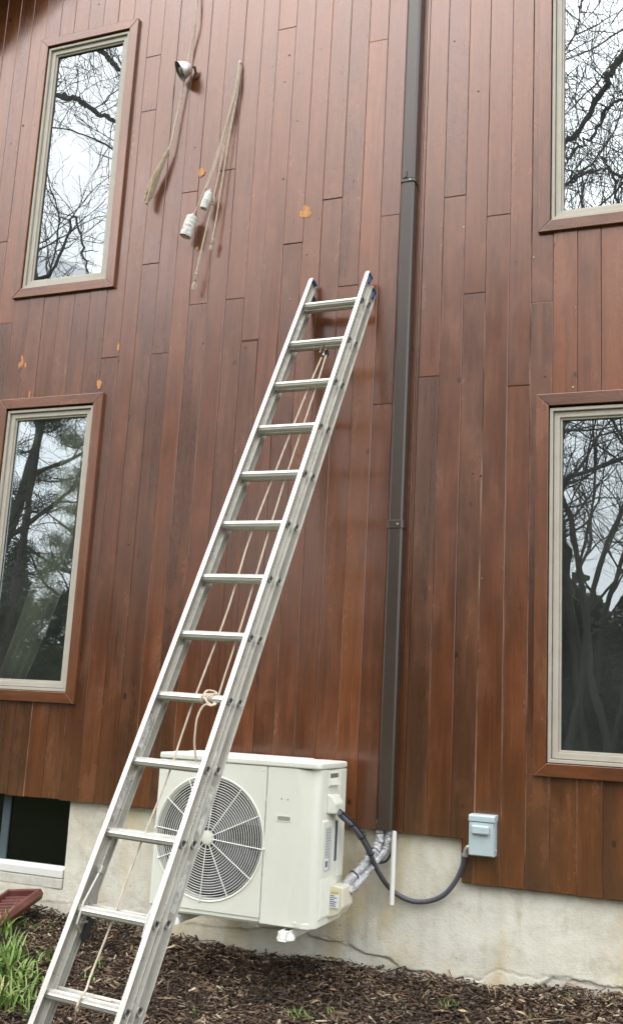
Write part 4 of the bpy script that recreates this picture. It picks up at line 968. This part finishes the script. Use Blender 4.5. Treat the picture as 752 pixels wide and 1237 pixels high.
# ---------------------------------------------------------------- trees across the yard, seen in the panes
def branch(m, p, d, L, r, lv, rnd, mx_=3):
    ns = {0:9, 1:7, 2:5, 3:3}[lv]; pts = [p.copy()]; rad = [r]; wob = {0:.10,1:.22,2:.28,3:.32}[lv]
    dirs = [d.copy()]
    for i in range(ns):
        d = (d+Vector((rnd.gauss(0,wob), rnd.gauss(0,wob), rnd.gauss(0,wob*.7)+(.06 if lv else .02)))).normalized()
        p = p+d*(L/ns); pts.append(p.copy()); dirs.append(d.copy()); rad.append(max(.006, r*(1-.85*(i+1)/ns)))
    m.tube(pts, rad, {0:8, 1:5, 2:4, 3:3}[lv], cap=False)
    if lv >= mx_: return
    cnt = {0:13, 1:9, 2:6}[lv]
    for k in range(cnt):
        t = (.30 if lv == 0 else .18)+(.98-(.30 if lv == 0 else .18))*(k+rnd.random())/cnt; i = min(ns-1, int(t*ns)); f = t*ns-i
        q_ = pts[i].lerp(pts[i+1], f); a = dirs[i+1]; o_ = a.orthogonal().normalized(); o_.rotate(Matrix.Rotation(rnd.uniform(0, 6.28), 3, a))
        ang = rnd.uniform(.55, 1.1); nd = (a*math.cos(ang)+o_*math.sin(ang)).normalized(); rr = rad[i]*(.55 if lv else .5)
        branch(m, q_, nd, L*rnd.uniform(.32, .55)*(1.1-.5*t), max(.006, rr), lv+1, rnd, mx_)
BARE = []
for k in range(4):
    rnd = random.Random(40+k); m = MB(); t_ = MB(); tr0 = MB()
    branch(m, Vector((0,0,-.3)), Vector((rnd.gauss(0,.05), rnd.gauss(0,.05), 1)).normalized(), 15+2*k, .19+.03*k, 0, rnd)
    nt_ = 10*8
    me1 = bpy.data.meshes.new('trunk'); me1.from_pydata([tuple(v) for v in m.v[:nt_]], [], m.f[:72]); me1.materials.append(M_BARK)
    me2 = bpy.data.meshes.new('crown'); me2.from_pydata([tuple(v) for v in m.v[nt_:]], [], [tuple(i-nt_ for i in f) for f in m.f[72:]]); me2.materials.append(M_BARK)
    me1.shade_smooth(); BARE.append((me1, me2))
rnd = random.Random(77); m = MB(); branch(m, Vector((0,0,-.3)), Vector((.03,.02,1)).normalized(), 15, .095, 0, rnd, 2)
me1 = bpy.data.meshes.new('trunk'); me1.from_pydata([tuple(v) for v in m.v[:80]], [], m.f[:72]); me1.materials.append(M_BARK); me1.shade_smooth()
me2 = bpy.data.meshes.new('crown'); me2.from_pydata([tuple(v) for v in m.v[80:]], [], [tuple(i-80 for i in f) for f in m.f[72:]]); me2.materials.append(M_BARK); BARE.append((me1, me2))
TG = 'bare trees across the yard'
TL = 'leafless grey tree across the yard, seen only as a reflection in the windows'
def bare_tree(x, y, k, sc, rz):
    t = thing('bare_tree', (x, y, gz(x, y)), TL, 'tree', TG); t.scale = (sc,)*3; t.rotation_euler.z = rz
    for nm, me in zip(('trunk', 'crown'), BARE[k]):
        o = bpy.data.objects.new(nm, me); COL.objects.link(o); o.parent = t
rt_ = random.Random(3)
for x, y in [(-17,-9),(-13.5,-14),(-10,-9.5),(-8.3,-17),(-21,-15),(-6,-11.5),(-4.5,-13.5),(-3.25,-14),(-2.85,-16.5),(-2.45,-15.5),(-2.05,-13),(-1.75,-17.5),(-1.35,-16.5),(-.95,-14),(-.5,-15.5),(-3.4,-19),(-2.3,-19.5),(.3,-13.5),(1.5,-15),(2.6,-13),(4.5,-9),(-11.5,-22),(-6.5,-22),(7,-16),(-24,-9),(10,-10),(-18,-5.5),(-16.5,-26),(-12,-28),(-8.5,-26),(-5.5,-28),(-3.6,-24),(1.4,-28),(3,-23),(-19.5,-29),(-23,-24),(-5.2,-21),(-4.0,-19),(-14.2,-17.5)]:
    near = -4.6 < x < 3 and y > -21; bare_tree(x, y, 4 if near else rt_.randrange(4), rt_.uniform(.8, 1.15)*(.95 if near else 1), rt_.uniform(0, 6.28))
# one nearer tree whose long limbs cross the upper panes
def mir(px, py, yv): p = P(px, py, yv); return Vector((p.x, 2*(D+.03)-p.y, p.z))
def limb_tree(name, base_, limbs, label, seed):
    rnd = random.Random(seed); z0 = gz(base_.x, base_.y); t = thing(name, (base_.x, base_.y, z0), label, 'tree')
    top = base_+Vector((0,0,11)); m = MB()
    tk = [Vector((base_.x, base_.y, z0-.2)), Vector((base_.x+.1, base_.y, z0+3)), Vector((base_.x-.05, base_.y+.1, z0+6)), Vector((base_.x+.1, base_.y, z0+9.5)), Vector((base_.x+.5, base_.y, z0+14))]
    MB().tube(smoothpath(tk, 4), [.26-.012*i for i in range(17)], 10).build('trunk', M_BARK, t, smooth=True)
    cr = MB()
    for pts, r in limbs:
        pts = [Vector(p) for p in pts]; j = min(tk[1:], key=lambda q_: (q_-pts[0]).length); path_ = [j]+pts
        sm = smoothpath(path_, 7); n_ = len(sm)
        sm = [p+Vector((rnd.gauss(0,.02), rnd.gauss(0,.02), rnd.gauss(0,.025))) for p in sm]
        rad = [r*(1.15-.6*i/n_) for i in range(n_)]; MB().tube(sm, rad, 7).build('limb', M_BARK, t, smooth=True)
        for i in range(5, n_-1):
            for _ in range(1 if rnd.random() < .55 else 0):
                a = (sm[i+1]-sm[i]).normalized(); o_ = a.orthogonal().normalized(); o_.rotate(Matrix.Rotation(rnd.uniform(0, 6.28), 3, a))
                nd = (a*.5+o_+Vector((0,0,.25))).normalized(); branch(cr, sm[i], nd, rnd.uniform(.6, 1.8), .011, 2, rnd)
    for k in range(5):
        a = rnd.uniform(0, 6.28); h = rnd.uniform(.35, .95); p = smoothpath(tk, 4)[int(h*16)]
        branch(cr, p, Vector((math.cos(a), math.sin(a), rnd.uniform(.1,.7))).normalized(), rnd.uniform(2.5, 4.5), .07, 1, rnd)
    cr.build('crown', M_BARK, t)
YV = 15.2
limb_tree('bare_tree', Vector((-13.6, 2*(D+.03)-YV, 0)), [([mir(52,112,YV), mir(75,116,YV), mir(95,121,YV), mir(118,136,YV), mir(146,149,YV), mir(175,160,YV), mir(215,150,YV)], .055), ([mir(80,20,YV), mir(100,40,YV), mir(122,60,YV), mir(138,76,YV), mir(152,92,YV), mir(180,130,YV)], .06), ([mir(60,330,YV), mir(88,262,YV), mir(100,300,YV), mir(106,335,YV)], .03)], 'nearer leafless tree whose thick limb is reflected in the upper left window', 8)
limb_tree('bare_tree', Vector((.9, 2*(D+.03)-YV, 0)), [([mir(790,10,YV), mir(752,66,YV), mir(735,92,YV), mir(716,128,YV), mir(697,160,YV), mir(676,180,YV), mir(640,215,YV)], .06), ([mir(800,140,YV), mir(752,120,YV), mir(735,130,YV), mir(712,165,YV), mir(690,185,YV), mir(672,205,YV)], .03), ([mir(790,230,YV), mir(752,214,YV), mir(725,205,YV), mir(700,214,YV), mir(676,228,YV)], .03), ([mir(752,280,YV), mir(745,245,YV), mir(738,205,YV), mir(726,190,YV)], .03), ([mir(690,70,YV), mir(696,40,YV), mir(700,10,YV), mir(706,-30,YV)], .015)], 'nearer leafless tree whose forking limbs are reflected in the upper right window', 9)
# dark evergreens low in the reflections
def conifer_mesh(seed, H=8):
    r = np.random.default_rng(seed); n = 22000; h = r.beta(1.1, 1.7, n)*H; R = (1-h/H)**.75*H*.30*np.sqrt(r.random(n)); lay = (h*1.6 % 1)
    R = R*(.75+.4*lay); a = r.uniform(0, 2*np.pi, n); c = np.stack([R*np.cos(a), R*np.sin(a), h*.97+.2-.12*R], 1)
    d = np.stack([np.cos(a)+r.normal(0,.5,n), np.sin(a)+r.normal(0,.5,n), r.normal(-.25,.35,n)], 1); d /= np.linalg.norm(d, axis=1)[:,None]
    s = np.cross(d, r.normal(0,1,(n,3))); s /= np.linalg.norm(s, axis=1)[:,None]; L = r.uniform(.12,.34,n)[:,None]; W_ = r.uniform(.012,.035,n)[:,None]
    V = np.stack([c-d*L/2-s*W_, c+d*L/2-s*W_*.2, c+d*L/2+s*W_*.2, c-d*L/2+s*W_], 1).reshape(-1,3); F = np.arange(4*n).reshape(-1,4); return V, F
CON = []
for k in range(2):
    V, F = conifer_mesh(k+1); o = bulk('foliage', V, F, M_NEEDLE); CON.append(o.data); bpy.data.objects.remove(o)
tkm = bpy.data.meshes.new('trunk'); tb_ = MB().tube([(0,0,-.3),(0,0,3),(0,0,7.4)], [.16,.11,.02], 8); tkm.from_pydata(tb_.v, [], tb_.f); tkm.materials.append(M_BARK)
for x, y, s in [(-19,-24,1.2),(-13,-26,1.1),(-9.5,-20,1),(-7.4,-14.5,.7),(-5.2,-19,.9),(-4.4,-15,.5),(-2.9,-18,.36),(-2.0,-20,.42),(-1.2,-18,.34),(-.55,-19.5,.42),(.1,-18,.36),(-3.7,-20,.42),(-2.7,-24,.8),(-1.4,-25,.85),(-.1,-24,.8),(-4.3,-25,.8),(-12.4,-12.5,.6),(-1.9,-20,.75),(-.6,-15,.55),(.3,-19,.8),(1.5,-14,.6),(3.2,-17,.8),(5,-14,.7),(-11.6,-16,.65),(7.5,-13,.8),(-22,-18,.9),(11,-18,1)]:
    t = thing('evergreen_tree', (x, y, gz(x, y)), 'dark evergreen across the yard, seen only as a low reflection in the windows', 'tree', 'evergreens across the yard')
    t.scale = (s,)*3; t.rotation_euler.z = rt_.uniform(0, 6)
    for nm, me in (('foliage', CON[rt_.randrange(2)]), ('trunk', tkm)):
        o = bpy.data.objects.new(nm, me); COL.objects.link(o); o.parent = t
# loose pines with clumped needles and gaps of sky
def pine_mesh(seed):
    rnd = random.Random(seed); r = np.random.default_rng(seed); wd = MB(); VV = []
    spine = smoothpath([(0,0,-.3),(.15,0,3),(.5,.1,6),(.7,.1,9),(1.1,0,12)], 5); wd.tube(spine, [.20-.16*i/(len(spine)-1) for i in range(len(spine))], 8)
    for k in range(34):
        p = spine[int(4+rnd.random()*(len(spine)-5))]; a = rnd.uniform(0, 6.28); L = rnd.uniform(1.0, 3.2)*(1.15-p.z/16)
        d = Vector((math.cos(a), math.sin(a), rnd.uniform(-.15, .35))); e = p+d*L; wd.tube(smoothpath([p, p+d*L*.5+Vector((0,0,-.12)), e], 3), .028, 4, cap=False)
        for _ in range(rnd.randrange(2, 5)):
            c = p.lerp(e, rnd.uniform(.45, 1.05))+Vector((rnd.gauss(0,.18), rnd.gauss(0,.18), rnd.gauss(0,.10)+.05)); n = 130
            q_ = np.array(c)+r.normal(0, 1, (n,3))*np.array([.24,.24,.13]); dd = r.normal(0,1,(n,3)); dd /= np.linalg.norm(dd, axis=1)[:,None]
            sd_ = np.cross(dd, r.normal(0,1,(n,3))); sd_ /= np.linalg.norm(sd_, axis=1)[:,None]; l_ = r.uniform(.08,.2,n)[:,None]
            VV.append(np.stack([q_-dd*l_, q_+dd*l_, q_+dd*l_+sd_*.010, q_-dd*l_+sd_*.014], 1).reshape(-1,3))
    V = np.concatenate(VV); o = bulk('needles', V, np.arange(len(V)).reshape(-1,4), M_NEEDLE); me = o.data; bpy.data.objects.remove(o)
    tm = bpy.data.meshes.new('trunk'); tm.from_pydata([tuple(v) for v in wd.v], [], wd.f); tm.materials.append(M_BARK); return me, tm
PIN = pine_mesh(4)
for x, y, sc, rz in ((-17.9,-12.5,.95,.2),(-16.2,-16.5,.9,2.2),(-15.2,-12,.62,4),(-19.5,-18,.9,1.1),(-17.2,-20,.8,5)):
    t = thing('pine_tree', (x, y, gz(x, y)), 'loose pine across the yard, seen only as a reflection in the lower left window', 'tree', 'pines across the yard')
    t.scale = (sc,)*3; t.rotation_euler.z = rz
    for nm, me in zip(('needles', 'trunk'), PIN):
        o = bpy.data.objects.new(nm, me); COL.objects.link(o); o.parent = t
# far wood closing the view behind
def far_wood():
    r = np.random.default_rng(9); n = 60000; x = np.where(r.random(n) < .8, r.uniform(-90, 60, n), r.uniform(-14, 6, n)); y = r.uniform(-48, -34, n); H = 8+3.2*np.exp(-((x+3.5)/5)**2)-2.5*np.exp(-((x+32)/8)**2)+2.6*np.sin(x*.35)+2*np.sin(x*1.1+2); z = gzv(0,0)-1.5+H*r.beta(1,1.4,n)
    d = r.normal(0,1,(n,3)); d /= np.linalg.norm(d, axis=1)[:,None]; s = np.cross(d, r.normal(0,1,(n,3))); s /= np.linalg.norm(s, axis=1)[:,None]
    c = np.stack([x, y, z], 1); L = r.uniform(.4,1.2,n)[:,None]; W_ = r.uniform(.05,.35,n)[:,None]
    V = np.stack([c-d*L/2-s*W_, c+d*L/2-s*W_*.3, c+d*L/2+s*W_*.3, c-d*L/2+s*W_], 1).reshape(-1,3)
    o = bulk('distant_wood', V, np.arange(4*n).reshape(-1,4), M_NEEDLE); tag(o, 'far dark wood behind the yard, only in reflections', kind='stuff')
far_wood()
